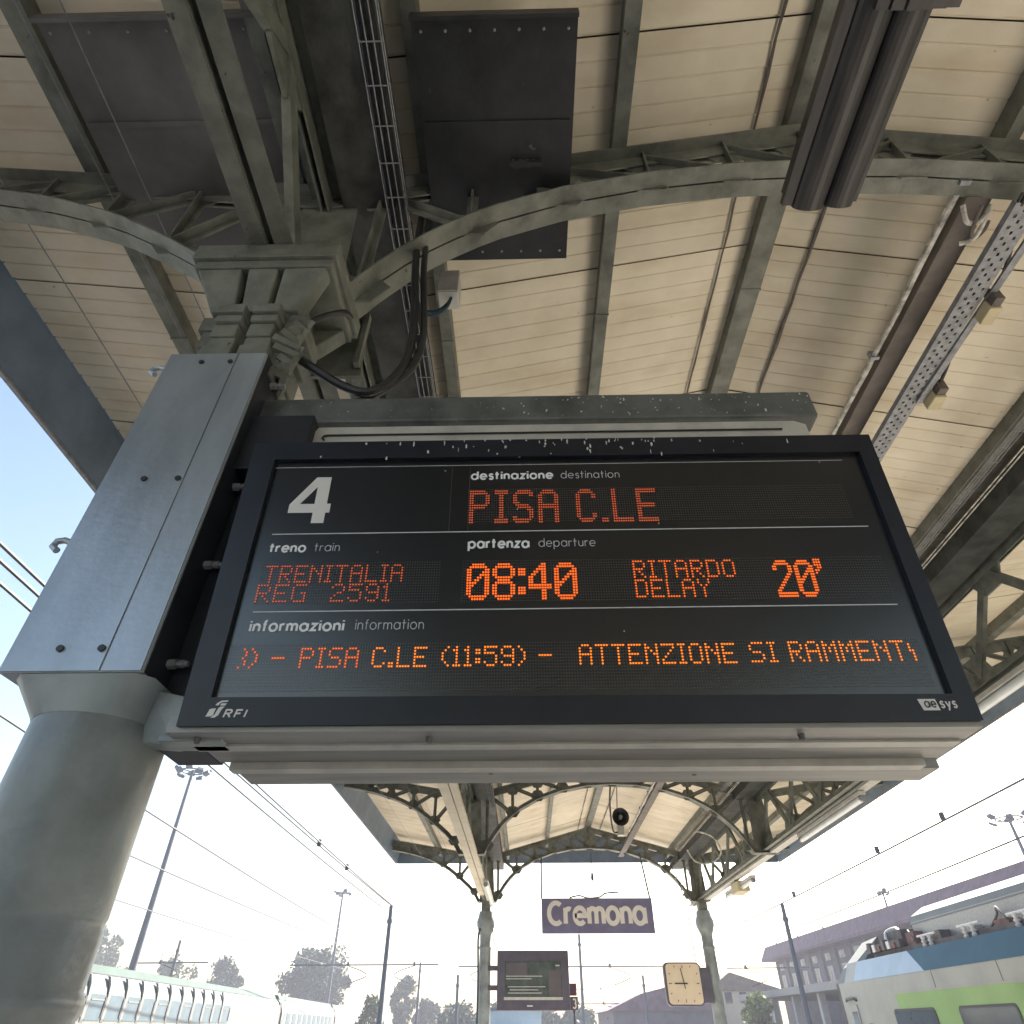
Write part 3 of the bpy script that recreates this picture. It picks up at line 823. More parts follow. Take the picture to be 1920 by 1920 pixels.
# bird droppings on the top edge of the board
b = MB(); rr = random.Random(3)
for k in range(70):
    s = rr.gauss(.95, .33)
    if k > 58: s = rr.uniform(.1, 2.0)
    t = rr.choice([rr.uniform(.905, .938)] * 3 + [rr.uniform(.86, .91)])
    if k > 62: t = rr.uniform(.15, .85)
    if not (.02 < s < BW - .02): continue
    ln = rr.uniform(.002, .011) if k < 59 else rr.uniform(.001, .004); wd = rr.uniform(.0012, .004)
    pts = []
    for i in range(7):
        a = 2 * math.pi * i / 7; q = rr.uniform(.6, 1.1)
        pts.append(bd(s + math.cos(a) * wd * q, t + math.sin(a) * ln * q, .0006 if t > .862 else -.0138))
    b.prism(pts, BN * rr.uniform(.0008, .002))
tag(b.build('bird_dropping', M['drop'], BD), kind='stuff')

# ------------------------------------------------------------------ steel housing clamped round the column, with the arm
HX0, HX1, HY0, HY1, HZ0, HZ1 = -1.447, -1.045, 1.6, 2.03, 2.505, 3.92
HO = thing('bracket_housing', 'blue-grey steel box clad round the left column, holding the board arm', 'housing', (LX, 1.8, HZ0))
b = MB(); b.box(HX0, HX1, HY0 + .004, HY1, HZ0, HZ1)
b.build('shell', M['housing'], HO, bevel=.006)
b = MB(); b.box(HX0 + .003, -1.166, HY0 - .001, HY0 + .003, HZ0 + .004, HZ1 - .004)
b.build('cover_plate', M['housing'], HO)
b = MB(); b.box(-1.160, HX1 - .004, HY0 - .0005, HY0 + .003, HZ0 + .004, HZ1 - .004)
b.build('cover_plate', M['housing'], HO)
sm = MB(); sm.tube([(0, -.004, 0), (0, .004, 0)], .0105, 10)
sme = sm.mesh('screw', M['rubber'])
for x in (-1.30, -1.182):
    for z in (3.859, 3.217, 2.575):
        link('screw', sme, HO, (x - LX, HY0 - .003 - 1.8, z - HZ0))
sm = MB(); sm.tube([(0, 0, 0), (.028, 0, 0)], .015, 6); sm.tube([(.028, 0, 0), (.062, 0, 0)], .009, 10)
sm.tube([(.036, 0, 0), (.050, 0, 0)], .0125, 8)
bme = sm.mesh('bolt', M['galv'])
for z in (3.83, 3.626, 3.269, 2.928, 2.577):
    link('bolt', bme, HO, (HX1 - LX, 1.705 - 1.8, z - HZ0))
hk = MB(); hk.tube([(0, 0, 0), (-.03, 0, .012), (-.055, 0, .008), (-.06, 0, -.012), (-.04, 0, -.028)], .011, 8)
hme = hk.mesh('hook', M['housing'])
for z in (3.84, 2.96): link('hook', hme, HO, (HX0 - LX, 1.62 - 1.8, z - HZ0))
b = MB()                                          # funnel between box and round column
n = 32; base = len(b.v)
for k in range(n):
    a = 2 * math.pi * (k + .5) / n; c, s_ = math.cos(a), math.sin(a); m_ = max(abs(c), abs(s_))
    b.v.append((LX + c / m_ * .196, 1.8 + s_ / m_ * .196, HZ0 - .002)); 
for k in range(n):
    a = 2 * math.pi * (k + .5) / n
    b.v.append((LX + math.cos(a) * .178, 1.8 + math.sin(a) * .178, HZ0 - .10))
for k in range(n):
    j = (k + 1) % n; b.f.append((base + k, base + j, base + n + j, base + n + k)); b.fm.append(0)
b.build('collar', M['column'], HO, smooth=True)
b = MB(); b.box(HX1 - .01, 1.165, 1.70, 1.80, 3.60, 3.745)
arm = b.build('arm', M['arm'], HO, bevel=.012)
b = MB(); b.box(HX1 - .001, HX1 + .003, HY0 + .012, HY1, HZ0 + .003, HZ1 - .003)
b.build('side_plate', M['navy'], HO)
b = MB(); b.box(HX1 + .003, -.80, 1.66, 1.90, 3.32, 3.60)
b.build('side_plate', M['navy'], HO, bevel=.004)
b = MB(); b.box(HX1 + .003, -.905, 1.74, 1.94, 2.36, 3.31)
b.build('side_plate', M['navy'], HO, bevel=.004)
b = MB(); b.prism([(HX1 - .02, 1.70, 2.50), (-.85, 1.66, 2.44), (-.82, 1.66, 2.35), (-.95, 1.70, 2.34), (-1.06, 1.74, 2.36)], (0, .06, 0))
b.box(-.97, -.80, 1.66, 1.74, 2.335, 2.352)
b.build('lower_bracket', M['column'], HO, bevel=.004)
b = MB(); rr = random.Random(5)
for k in range(60):
    x = rr.uniform(.0, 1.15); z = rr.uniform(3.61, 3.725); l = rr.uniform(.002, .016) * (1.2 if k % 4 == 0 else .5); w_ = rr.uniform(.0015, .004)
    b.prism([(x - w_, 1.699, z), (x + w_, 1.699, z + .002), (x + w_ * .8, 1.699, z + l), (x - w_ * .5, 1.699, z + l * 1.1)], (0, -.0015, 0))
for k in range(26):
    x = rr.uniform(.25, 1.15); b.tube([(x, 1.72, 3.745), (x + rr.uniform(-.01, .01), 1.72, 3.745 + rr.uniform(.006, .02))], [.003, .0005], 4)
tag(b.build('bird_dropping', M['drop'], arm), kind='stuff')

# ------------------------------------------------------------------ cables, trays, lamps under the canopy
def smooth_pts(P, n=6):
    P = [Vector(p) for p in P]; out = []
    for i in range(len(P) - 1):
        p0, p1, p2, p3 = P[max(i - 1, 0)], P[i], P[i + 1], P[min(i + 2, len(P) - 1)]
        for k in range(n):
            t = k / n
            out.append(.5 * ((2 * p1) + (p2 - p0) * t + (2 * p0 - 5 * p1 + 4 * p2 - p3) * t * t + (3 * p1 - p0 - 3 * p2 + p3) * t ** 3))
    out.append(P[-1]); return out
def cable(name, label, P, r, m, cat='cable', n=8, group=None):
    b = MB(); b.tube(smooth_pts(P), r, n)
    o = b.build(name, m, smooth=True); return tag(o, label, cat, group)
cable('power_cable', 'thick black cable looping from the column housing up past the arch', [(-1.28, 1.72, 3.93), (-1.2, 1.72, 4.12), (-1.08, 1.73, 4.12), (-.95, 1.74, 4.03), (-.76, 1.75, 3.88), (-.63, 1.75, 3.84), (-.53, 1.76, 3.98), (-.50, 1.77, 4.22), (-.52, 1.78, 4.55), (-.56, 1.82, 4.95), (-.60, 1.9, 5.4), (-.62, 1.95, 5.85)], .020, M['rubber'])
cable('power_cable', 'second brown-black cable hugging the loop on its right side', [(-.90, 1.84, 3.80), (-.72, 1.80, 3.82), (-.60, 1.77, 3.86), (-.49, 1.78, 4.02), (-.455, 1.79, 4.25), (-.48, 1.80, 4.6), (-.52, 1.84, 5.0), (-.57, 1.95, 5.8)], .018, M['rubber'])
cable('black_cable', 'thin black cable climbing from capital to arch right of the column', [(-1.0, 1.72, 4.28), (-.93, 1.74, 4.38), (-.85, 1.76, 4.44), (-.83, 1.8, 4.46)], .017, M['rubber'])
def wire_basket(label, xc, z, wd, ht, y0, y1, m):
    t = thing('basket_tray', label, 'cable tray', (xc, y0, z))
    b = MB()
    for dx in (-.5, -.17, .17, .5): b.tube([(xc + dx * wd, y0, z), (xc + dx * wd, y1, z)], .004, 5)
    for s in (-1, 1): b.tube([(xc + s * wd * .5, y0, z + ht), (xc + s * wd * .5, y1, z + ht)], .004, 5)
    b.build('side_wire', m, t)
    c = MB(); c.tube([(xc - wd / 2, 0, z + ht), (xc - wd / 2, 0, z - .004), (xc + wd / 2, 0, z - .004), (xc + wd / 2, 0, z + ht)], .004, 5)
    cm = c.mesh('cross_wire', m); c.v = c.v
    cm.transform(Matrix.Translation((-xc, 0, -z)))
    y = y0; k = 0
    while y < y1 and k < 90:
        link('cross_wire', cm, t, (0, y - y0, 0)); y += .2; k += 1
    return t
wire_basket('wire basket cable tray running along the left gutter above the arch', -.76, 5.74, .12, .06, .6, 16.5, M['galv'])
b = MB()
for dx, r in ((-.03, .014), (.0, .010), (.03, .013)): b.tube([(-.76 + dx, .5, 5.765), (-.765 + dx, 8, 5.765), (-.76 + dx, 16, 5.765)], r, 6)
tag(b.build('cable_bundle', M['rubber']), 'bundle of black cables lying in the wire basket tray', 'cable')
t = thing('junction_box', 'grey metal junction box beside the left purlin, with looping blue cables', 'junction box', (-.5, 2.48, 5.8))
b = MB(); b.box(-.56, -.42, 2.42, 2.56, 5.68, 5.96); b.build('case', M['alu_l'], t, bevel=.006)
b = MB(); b.box(-.555, -.425, 2.413, 2.419, 5.69, 5.86); b.build('lid', M['alu_l'], t)
for dz in (0, .04):
    b = MB(); b.tube(smooth_pts([(-.72, 2.5, 5.74), (-.68, 2.52, 5.63 - dz), (-.58, 2.52, 5.60 - dz), (-.50, 2.48, 5.62 - dz), (-.47, 2.46, 5.67)]), .011, 7); b.build('cable', M['cable_blue'], t, smooth=True)

# ceiling-hung twin lamp, switched off
t = thing('ceiling_lamp', 'big dark twin-trough lamp hanging before the ridge at top of picture', 'lamp', (1.6, .9, 5.1))
def trough(x0, x1, y0, y1, z, dep):
    b = MB(); n = 10; P = []
    for k in range(n + 1):
        a = math.pi * k / n; P.append(((x0 + x1) / 2 - math.cos(a) * (x1 - x0) / 2, z - math.sin(a) * dep))
    poly = [(x, y0, zz) for x, zz in P] + [(x1, y0, z + .09), (x0, y0, z + .09)]
    b.prism(poly, (0, y1 - y0, 0)); return b
trough(1.455, 1.62, .2, 1.62, 5.14, .055).build('reflector', M['lampbody'], t)
trough(1.625, 1.77, .2, 1.615, 5.14, .04).build('reflector', M['lampbody'], t)
b = MB(); b.box(1.40, 1.452, .2, 1.61, 5.13, 5.17); b.box(1.772, 1.79, .2, 1.60, 5.14, 5.18); b.box(1.43, 1.78, .2, 1.6, 5.231, 5.27)
b.build('rim', M['lampbody'], t)
for k, x in enumerate((1.50, 1.56, 1.62, 1.68, 1.74, 1.80)):
    b = MB(); b.box(x, x + .055, .2, .76, 5.02 + .012 * abs(k - 2), 5.08); b.build('fin', M['lampbody'], t)
b = MB(); b.tube([(1.6, .42, 5.26), (1.6, .42, 6.6)], .012, 8); b.build('hanger', M['galv'], t)

# brown joint cables under the sheets near the ridge
def beaded(label, x, z, r):
    t = thing('ceiling_cable', label, 'cable', (x, 0, z), 0, 'brown cables along the roof sheets')
    b = MB(); rr = random.Random(int(x * 100)); P = []
    y = .2
    while y < 23: P.append((x + rr.uniform(-.006, .006), y, z + rr.uniform(-.004, .004))); y += .22
    b.tube(P, [r * rr.choice((.8, 1, 1, 1.45)) for _ in P], 6); b.build('cable', M['duct'], t)
beaded('thin brown cable fixed under the roof left of the ridge beam', MID - .31, ceil(.31) - .03, .009)
beaded('brown beaded cable under the roof, right of the ridge beam', MID + .41, ceil(.41) - .03, .012)

# right hand services
t = thing('cable_trunking', 'brown flat cable trunking beside the right purlin', 'trunking', (3.12, 0, 5.9))
b = MB()
b.box(2.98, 3.15, 2.0, 23, 6.02, 6.09)
b.build('channel', M['duct'], t)
b = MB(); rr = random.Random(8); y = 2.0; P = []
while y < 20:
    P.append((2.93 + rr.uniform(-.008, .008), y, 6.06 + rr.uniform(-.006, .006))); y += .3
t2 = thing('white_conduit', 'peeling white conduit along the right purlin', 'conduit', (2.93, 1, 6.06))
b.tube(P, [.022 + rr.uniform(-.006, .008) for _ in P], 8); b.build('pipe', M['pipe_white'], t2, smooth=True)
for k in range(12):
    b = MB(); b.box(2.895, 2.965, 1.9 + k * 1.4, 1.93 + k * 1.4, 6.03, 6.11); b.build('clip', M['galv'], t2)
t = thing('perforated_tray', 'galvanised perforated cable tray sloping behind the board to the right', 'cable tray', (3.25, 0, 5.85))
def ptray(x0, x1, z, y0, y1):
    b = MB(); y = y0; hw, hl = .010, .022; pit = .075
    xs = [x0, x0 + (x1 - x0) * .30, x0 + (x1 - x0) * .70, x1]
    cols = [(xs[0] + (xs[1] - xs[0]) * .5 + .012), (x0 + x1) / 2, xs[2] + (xs[3] - xs[2]) * .5 - .012]
    edges = [x0]
    for c in cols: edges += [c - hw, c + hw]
    edges.append(x1)
    while y < y1:
        for i in range(len(edges) - 1):
            hole = i % 2 == 1
            yo = pit / 2 if i == 3 else 0
            if hole:
                b.quad((edges[i], y + yo + hl, z), (edges[i + 1], y + yo + hl, z), (edges[i + 1], y + yo + pit, z), (edges[i], y + yo + pit, z))
            else:
                b.quad((edges[i], y, z), (edges[i + 1], y, z), (edges[i + 1], y + pit, z), (edges[i], y + pit, z))
        y += pit
    b.box(x0 - .006, x0, y0, y1, z, z + .05); b.box(x1, x1 + .006, y0, y1, z, z + .05)
    return b
ptray(3.18, 3.33, 5.82, 1.95, 9.0).build('tray', M['galv'], t)
b = MB()
for k in range(5): b.tube([(3.20 + k * .025, 1.9, 5.85), (3.205 + k * .024, 5, 5.85), (3.20 + k * .025, 9, 5.85)], .010, 6)
b.build('cable', M['rubber'], t)
b = MB(); b.bar((3.42, 2.0, 5.84), (3.33, 3.6, 5.80), .05, .02); b.build('strap', M['galv'], t)
def jbox(label, x, y, z, sx, sy, sz):
    t = thing('junction_box', label, 'junction box', (x, y, z))
    b = MB(); b.box(x - sx, x + sx, y - sy, y + sy, z, z + sz); b.build('case', M['cream_box'], t, bevel=.008)
    b = MB(); b.box(x - sx * .7, x + sx * .7, y - sy - .07, y - sy - .002, z + .02, z + sz + .04); b.build('gland', M['duct'], t)
    b = MB(); b.tube(smooth_pts([(x, y - sy - .05, z + sz), (x + .03, y - sy - .2, z + sz + .08), (x - .04, y - sy - .45, z + sz + .1)]), .014, 7); b.build('cable', M['rubber'], t, smooth=True)
jbox('cream junction box right of the perforated tray, upper one', 3.40, 2.72, 5.72, .045, .07, .10)
jbox('cream junction box beside the perforated tray, lower one near board corner', 3.42, 3.54, 5.72, .05, .07, .10)
b = MB()
t = thing('hanging_bracket', 'ragged pale cable bracket just below the arch at upper right', 'bracket', (3.0, 2.1, 5.9))
b.tube(smooth_pts([(2.93, 2.02, 5.95), (2.97, 2.1, 5.88), (3.04, 2.08, 5.86), (3.08, 2.0, 5.9), (3.05, 2.18, 5.84), (2.98, 2.24, 5.86)]), .016, 7); b.build('loop', M['pipe_white'], t, smooth=True)
b = MB(); b.tube(smooth_pts([(3.02, 2.0, 5.9), (3.0, 2.12, 5.84), (3.05, 2.2, 5.85), (3.11, 2.16, 5.88), (3.12, 2.1, 5.9)]), .012, 7); b.build('cable', M['duct'], t, smooth=True)
# wires of the basket behind the right gutter
wire_basket('second wire basket tray beside the right gutter', 4.42, 5.86, .10, .04, 3.0, 15.0, M['galv'])
for k, (x, z) in enumerate(((4.52, 5.80), (4.55, 5.79))):
    cable('service_wire', ('inner pale wire of the pair stapled along the right gutter', 'outer pale wire of the pair stapled along the right gutter')[k], [(x, 2, z), (x, 10, z), (x, 21, z)], .007, M['pipe_white'], 'wire', 5, 'twin wires along the right gutter')

# tension wires under the left wing
for k, (x, z, lab) in enumerate(((-2.40, 6.00 - .05, 'thin steel wire under the left roof wing, nearer the girder'), (-2.66, 5.98, 'thin steel wire under the left roof wing, along the purlin'), (-3.3, 5.95, 'thin steel wire under the left roof wing, outermost'))):
    cable('tension_wire', lab, [(x, .2, z), (x, 12, z - .02), (x, 22.4, z)], .0042, M['galv'], 'wire', 5)

# fluorescent lamps along the girders
def lamp(label, x, y0, y1, z, drop, sx=0):
    t = thing('tube_lamp', label, 'lamp', (x, (y0 + y1) / 2, z), 0, 'tube lamps under the canopy girders')
    b = MB(); b.box(x - .06, x + .06, y0, y1, z, z + .06); b.build('body', M['alu_l'], t, bevel=.008)
    b = MB(); b.tube([(x, y0 + .04, z - .045), (x, y1 - .04, z - .045)], .05, 12); b.build('diffuser', M['tube'], t, smooth=True)
    for yy in (y0 + .01, y1 - .05):
        b = MB(); b.tube([(x, yy, z - .045), (x, yy + .05, z - .045)], .056, 12); b.build('end_cap', M['galv'], t, smooth=True)
    b = MB()
    b.tube(smooth_pts([(x - .05, y0 + .2, z + .06), (x - .02, y0 + .1, z + .14), (x - .12, y0 + .05, z + .2)]), .008, 5); b.build('cable', M['rubber'], t)
lamp('tube lamp on the right girder, middle one, above the white sky', 5.36, 10.75, 13.7, 4.62, 0)
lamp('bright tube lamp at the board corner on the right girder', 5.22, 5.9, 7.5, 4.62, 0)
lamp('tube lamp at the far right column, lowest of the right row', 5.50, 17.6, 20.2, 4.56, 0)
lamp('tube lamp at the foot of the left cream duct', -1.02, 18.2, 21.6, 4.58, 0)
b = MB(); b.box(5.30, 5.48, 2.5, 22.0, 4.690, 4.735)
tag(b.build('lamp_duct', M['alu_l']), 'pale flat duct carrying tube lamps along the right girder', 'duct')
b = MB(); b.box(-1.36, -1.20, 9.3, 21.0, 4.68, 4.735); b.box(-1.18, -1.06, 9.3, 21.9, 4.67, 4.735)
tag(b.build('lamp_duct', M['cream']), 'cream flat duct along the left girder beyond the board', 'duct')

# ------------------------------------------------------------------ far things hung from the canopy
# horn loudspeaker
t = thing('horn_loudspeaker', 'round black horn loudspeaker hanging below the far arch', 'loudspeaker', (2.42, 17.5, 5.9))
b = MB(); n = 24
prof = [(.04, .22), (.06, .10), (.12, .02), (.20, -.06), (.215, -.075), (.20, -.07), (.10, .04), (.05, .10), (.03, .1)]
base = 0
for r, yy in prof:
    for k in range(n):
        a = 2 * math.pi * k / n; b.v.append((2.42 + r * math.cos(a), 17.5 + yy, 5.90 + r * math.sin(a)))
for i in range(len(prof) - 1):
    for k in range(n):
        a = i * n + k; c = i * n + (k + 1) % n; b.f.append((a, c, c + n, a + n)); b.fm.append(0)
b.build('horn', M['rubber'], t, smooth=True)
b = MB(); b.tube([(2.42, 17.43, 5.9), (2.42, 17.6, 5.9)], .05, 12); b.build('driver', M['galv'], t, smooth=True)
b = MB(); b.box(2.34, 2.5, 17.6, 17.8, 5.52, 5.75); b.build('bracket', M['alu_l'], t)
b = MB(); b.tube([(2.2, 15.6, 6.75), (2.36, 17.6, 6.0)], .012, 5); b.tube(smooth_pts([(2.1, 15.6, 6.7), (2.08, 16.6, 6.1), (2.2, 17.5, 5.62), (2.35, 17.7, 5.6)]), .022, 6); b.build('cable', M['rubber'], t)
# small dome camera hung on the crown
b = MB(); b.tube([(2.03, 22.2, 6.0), (2.03, 22.2, 5.45)], .012, 6); b.lathe([(.0, 5.22), (.035, 5.24), (.045, 5.30), (.03, 5.42), (.012, 5.46)], 2.03, 22.2, 12)
tag(b.build('pendant', M['mast'], smooth=True), 'small drop-shaped pendant on a wire above the station name sign', 'pendant')
# station name sign
SY = 22.2
t = thing('station_sign', 'violet-blue station sign reading Cremona hanging on two rods', 'sign', (2.1, SY, 3.88))
b = MB(); b.box(.45, 3.76, SY, SY + .14, 3.88, 4.77); b.build('panel', M['sign'], t, bevel=.01)
def sg(s, tt, d=0): return Vector((.45 + s, SY - .002 - d, 3.88 + tt))
b = MB(); lettering(b, sg, 'Cremona', .17, 3.12, .24, .40, .31, .07, d=.004); b.build('lettering', M['signw'], t)
for x0, x1 in ((.48, .45), (3.56, 3.72)):
    b = MB(); b.tube([(x0, SY + .07, 6.0), (x1, SY + .07, 4.77)], .025, 8); b.build('hanging_rod', M['mast'], t)
b = MB(); b.tube(smooth_pts([(1.3, SY + .05, 4.79), (1.6, SY + .05, 4.84), (1.85, SY + .05, 4.78), (2.2, SY + .05, 4.80), (2.4, SY + .05, 4.90), (2.8, SY + .05, 4.93)]), .02, 6); b.build('cable', M['rubber'], t)
# monitor
t = thing('platform_monitor', 'dark violet-grey information monitor mounted on the far left column', 'monitor', (.17, SY, 2.09))
b = MB(); b.box(-.86, 1.18, SY, SY + .22, 2.10, 3.47); b.build('case', M['moncase'], t, bevel=.02)
b = MB(); b.box(-.64, .97, SY - .006, SY - .001, 2.33, 3.21); b.build('screen', M['screen'], t)
b = MB(); b.box(-.60, .0, SY - .011, SY - .007, 2.86, 3.18); b.build('image_area', M['stucco'], t)
b = MB(); b.box(.60, .95, SY - .011, SY - .007, 2.42, 3.0); b.build('image_area', M['stucco'], t)
b = MB()
for z, x0, x1 in ((2.86, -.6, .42), (2.80, -.6, .12), (2.62, -.55, .5), (2.55, -.5, .3), (2.48, -.55, .4)): 
    b = MB(); b.box(x0, x1, SY - .014, SY - .012, z, z + .02); b.build('text_row', M['alu_l'], t)
b = MB(); b.box(-.66, .98, SY - .014, SY - .007, 2.335, 2.40); b.build('bottom_strip', M['alu_l'], t)
b = MB(); b.box(.80, .92, SY - .014, SY - .007, 3.10, 3.13); b.build('text_row', M['alu_l'], t)
b = MB(); b.box(-.02, .14, SY - .009, SY - .004, 2.19, 2.22); b.build('badge', M['signw'], t)
for z in (3.0, 2.55):
    b = MB(); b.box(-1.33, -.86, SY + .05, SY + .13, z, z + .12); b.build('clamp', M['moncase'], t)
b = MB(); b.tube([(-1.02, SY + .2, 4.2), (-.98, SY + .1, 3.7), (-.86, SY + .08, 3.5)], .012, 6); b.build('cable', M['rubber'], t)
t = thing('platform_number_box', 'small platform number box with a white 3 right of the monitor', 'sign', (1.3, SY + .3, 2.12))
b = MB(); b.box(1.20, 1.41, SY + .3, SY + .45, 2.12, 2.42); b.build('lower_box', M['moncase'], t)
b = MB(); b.box(1.20, 1.39, SY + .3, SY + .42, 2.44, 2.72); b.build('upper_box', M['roofpink'], t)
def s3(s, tt, d=0): return Vector((1.24 + s, SY + .297 - d, 2.16 + tt))
b = MB(); lettering(b, s3, '3', .01, .13, 0, .15, .22, 0, d=.001); b.build('number', M['signw'], t)
b = MB(); b.tube([(1.3, SY + .4, 2.12), (1.3, SY + .4, 0)], .03, 8); b.build('pole', M['mast'], t)
# clock
t = thing('platform_clock', 'square cream-faced clock with rounded corners on the far right column', 'clock', (4.4, SY, 2.2))
def rrect(x0, x1, z0, z1, r, y, n=6):
    P = []
    for cx, cz, a in ((x1 - r, z1 - r, 0), (x0 + r, z1 - r, 90), (x0 + r, z0 + r, 180), (x1 - r, z0 + r, 270)):
        for k in range(n + 1): P.append((cx + r * math.cos(R(a + 90 * k / n)), y, cz + r * math.sin(R(a + 90 * k / n))))
    return P
b = MB(); b.prism(rrect(3.86, 4.90, 2.20, 3.19, .13, SY), (0, .2, 0)); b.build('case', M['moncase'], t)
b = MB(); b.prism(rrect(3.92, 4.865, 2.235, 3.155, .10, SY - .004), (0, .003, 0)); b.build('face', M['clockface'], t)
cx, cz = 4.39, 2.70
for k in range(12):
    a = R(90 - 30 * k); m_ = 1 / max(abs(math.cos(a)), abs(math.sin(a))); r1 = min(.42 * m_, .47); r0 = r1 - (.07 if k % 3 == 0 else .045)
    b = MB(); b.bar((cx + r0 * math.cos(a), SY - .008, cz + r0 * math.sin(a)), (cx + r1 * math.cos(a), SY - .008, cz + r1 * math.sin(a)), .018, .004, up=(0, 1, 0)); b.build('hour_mark', M['ink'], t)
for nm, a, l, w_, back in (('minute_hand', 99, .36, .022, .12), ('hour_hand', 180, .26, .028, .1)):
    b = MB(); a = R(a); b.bar((cx - back * math.cos(a), SY - .014, cz - back * math.sin(a)), (cx + l * math.cos(a), SY - .014, cz + l * math.sin(a)), w_, .004, up=(0, 1, 0)); b.build(nm, M['ink'], t)
b = MB(); b.box(4.90, 5.16, SY + .02, SY + .3, 2.27, 3.07); b.build('mount', M['moncase'], t)

# small surveillance unit at far right column
t = thing('lamp_unit', 'small cream unit under the far right arch foot', 'device', (5.55, 19.2, 4.6))
b = MB(); b.box(5.38, 5.68, 18.6, 19.3, 4.42, 4.66); b.build('case', M['cream_box'], t, bevel=.02)
b = MB(); b.tube([(5.30, 18.6, 4.75), (5.45, 18.9, 4.66)], .03, 6); b.build('bracket', M['paint'], t)
# loose cables below the far right
cable('loose_cable', 'pale loose cable loop hanging at the far right arch', [(4.3, 17.6, 5.6), (4.75, 17.8, 5.5), (4.95, 18, 5.2), (4.7, 18.1, 4.98), (4.3, 18.1, 5.0), (4.1, 18, 5.25)], .02, M['pipe_white'], 'cable', 6)
cable('loose_cable', 'dark cable dropping beside the far right column to the clock', [(4.3, 22.0, 5.9), (4.62, 22.1, 5.2), (4.75, 22.1, 4.3), (4.80, 22.2, 3.2)], .014, M['rubber'], 'cable', 6)
cable('loose_cable', 'dark cable running down the far left column', [(-1.38, 22.2, 4.0), (-1.42, 22.15, 3.7), (-1.39, 22.15, 2.6), (-1.4, 22.2, 0.2)], .03, M['mast'], 'cable', 6)
t = thing('projector_box', 'brown open box under the far roof, right of the loudspeaker', 'box', (3.2, 14.6, 6.2))
b = MB(); b.box(3.05, 3.42, 14.2, 15.0, 6.28, 6.42); b.build('lid', M['duct'], t)
b = MB(); b.box(3.03, 3.44, 15.0, 15.7, 6.22, 6.30); b.build('case', M['cream'], t)

# ------------------------------------------------------------------ overhead wires
def owire(label, pts, r=.012, grp=None, ins=()):
    b = MB(); b.tube([Vector(p) for p in pts], r, 5, cap=False)
    for i in ins: b.tube([(i[0], i[1], i[2] + .12), (i[0], i[1], i[2] - .12)], .09, 6)
    return tag(b.build('overhead_wire', M['wire']), label, 'wire', grp)
def sag(x0, y0, x1, y1, z, s=.35, n=14):
    return [(x0 + (x1 - x0) * t, y0 + (y1 - y0) * t, z - 4 * s * t * (1 - t)) for t in (i / n for i in range(n + 1))]
owire('inner wire of the left pair, closest to the canopy edge', sag(-8.0, 2, -8.3, 46, 7.6, .15), .034)
owire('outer wire of the left pair over the first track', sag(-8.35, 3, -8.35, 46, 7.6, .15), .034, ins=((-8.3, 28, 7.5), (-8.3, 33, 7.5)))
owire('thick wire crossing behind the tall left lamp mast', sag(-8.7, 5, -9.0, 46, 7.55, .15), .034)
owire('third left wire, over the second track', sag(-12.2, 8, -14.6, 70, 7.6, .25), .034)
owire('fourth left wire, above the white train', sag(-16.9, 14, -16.6, 80, 7.6, .25), .034)
owire('faint wire far left, lowest of all left wires', sag(-23.7, 25, -23.3, 110, 7.6, .25), .034)
owire('upper wire at right of the canopy, running to the far mast', sag(14.7, 6, 15.5, 60, 7.6, .12), .034, ins=((14.8, 30, 7.55), (14.85, 41, 7.5), (14.75, 24.5, 7.55)))
owire('lower wire at right, in front of the right floodlight mast', sag(18.7, 10, 20.4, 60, 7.6, .12), .034)

# ------------------------------------------------------------------ masts
def catenary_mast(label, x, y, h, arm=0):
    t = thing('catenary_mast', label, 'mast', (x, y, -.6), 0, 'railway catenary masts')
    b = MB(); b.tube([(x, y, -.6), (x, y, h)], [.16, .11], 10); b.build('pole', M['mast'], t, smooth=True)
    b = MB(); b.tube([(x, y, h - .9), (x, y, h - .7)], .17, 8); b.build('band', M['mast'], t)
    return t
catenary_mast('dark mast left of the far left column, nearest of the left masts', -8.25, 45, 7.5)
catenary_mast('leaning dark mast in front of the grey building at right', 15.45, 45, 7.55)
catenary_mast('thin dark mast rising behind the station sign and monitor', 4.8, 70, 8.4)
catenary_mast('thin mast just left of the far left column', -6.2, 70, 5.4)
catenary_mast('short mast seen left of the clock', 11.0, 75, 5.6)
catenary_mast('short dark mast above the bushes behind the white train', -32.1, 70, 8.0)
catenary_mast('faint mast between the tall tree and its neighbour', -12.4, 90, 7.6)
def cross_span(label, x0, x1, y, z, hooks):
    t = thing('catenary_beam', label, 'beam', ((x0 + x1) / 2, y, z))
    b = MB(); b.tube([(x0, y, z - .02), (x1, y, z + .02)], .055, 6); b.build('beam', M['mast'], t)
    for hx, s in hooks:
        b = MB(); b.tube([(hx, y, z + .1), (hx, y, z + .9)], .03, 5); b.tube([(hx, y, z - .1), (hx, y, z + .2)], .12, 6)
        b.tube(smooth_pts([(hx + s * .1, y, z - .1), (hx + s * 1.3, y, z - .45), (hx + s * 1.75, y, z - .8), (hx + s * .9, y, z - 1.15), (hx + s * .2, y, z - 1.35)]), .04, 5)
        b.build('bracket', M['mast'], t)
cross_span('long horizontal catenary beam left of the far column', -21.5, -8.0, 70, 6.12, ((-16.2, 1), (-10.2, -1)))
cross_span('horizontal catenary beam between monitor and clock', 1.0, 15.5, 70, 5.98, ((7.4, 1),))
cross_span('horizontal catenary beam right of the far right column', 17.8, 26.0, 70, 5.86, ((19.5, 1),))
cross_span('small catenary beam above the bushes at far left', -36, -29, 70, 6.3, ((-33.4, 1),))
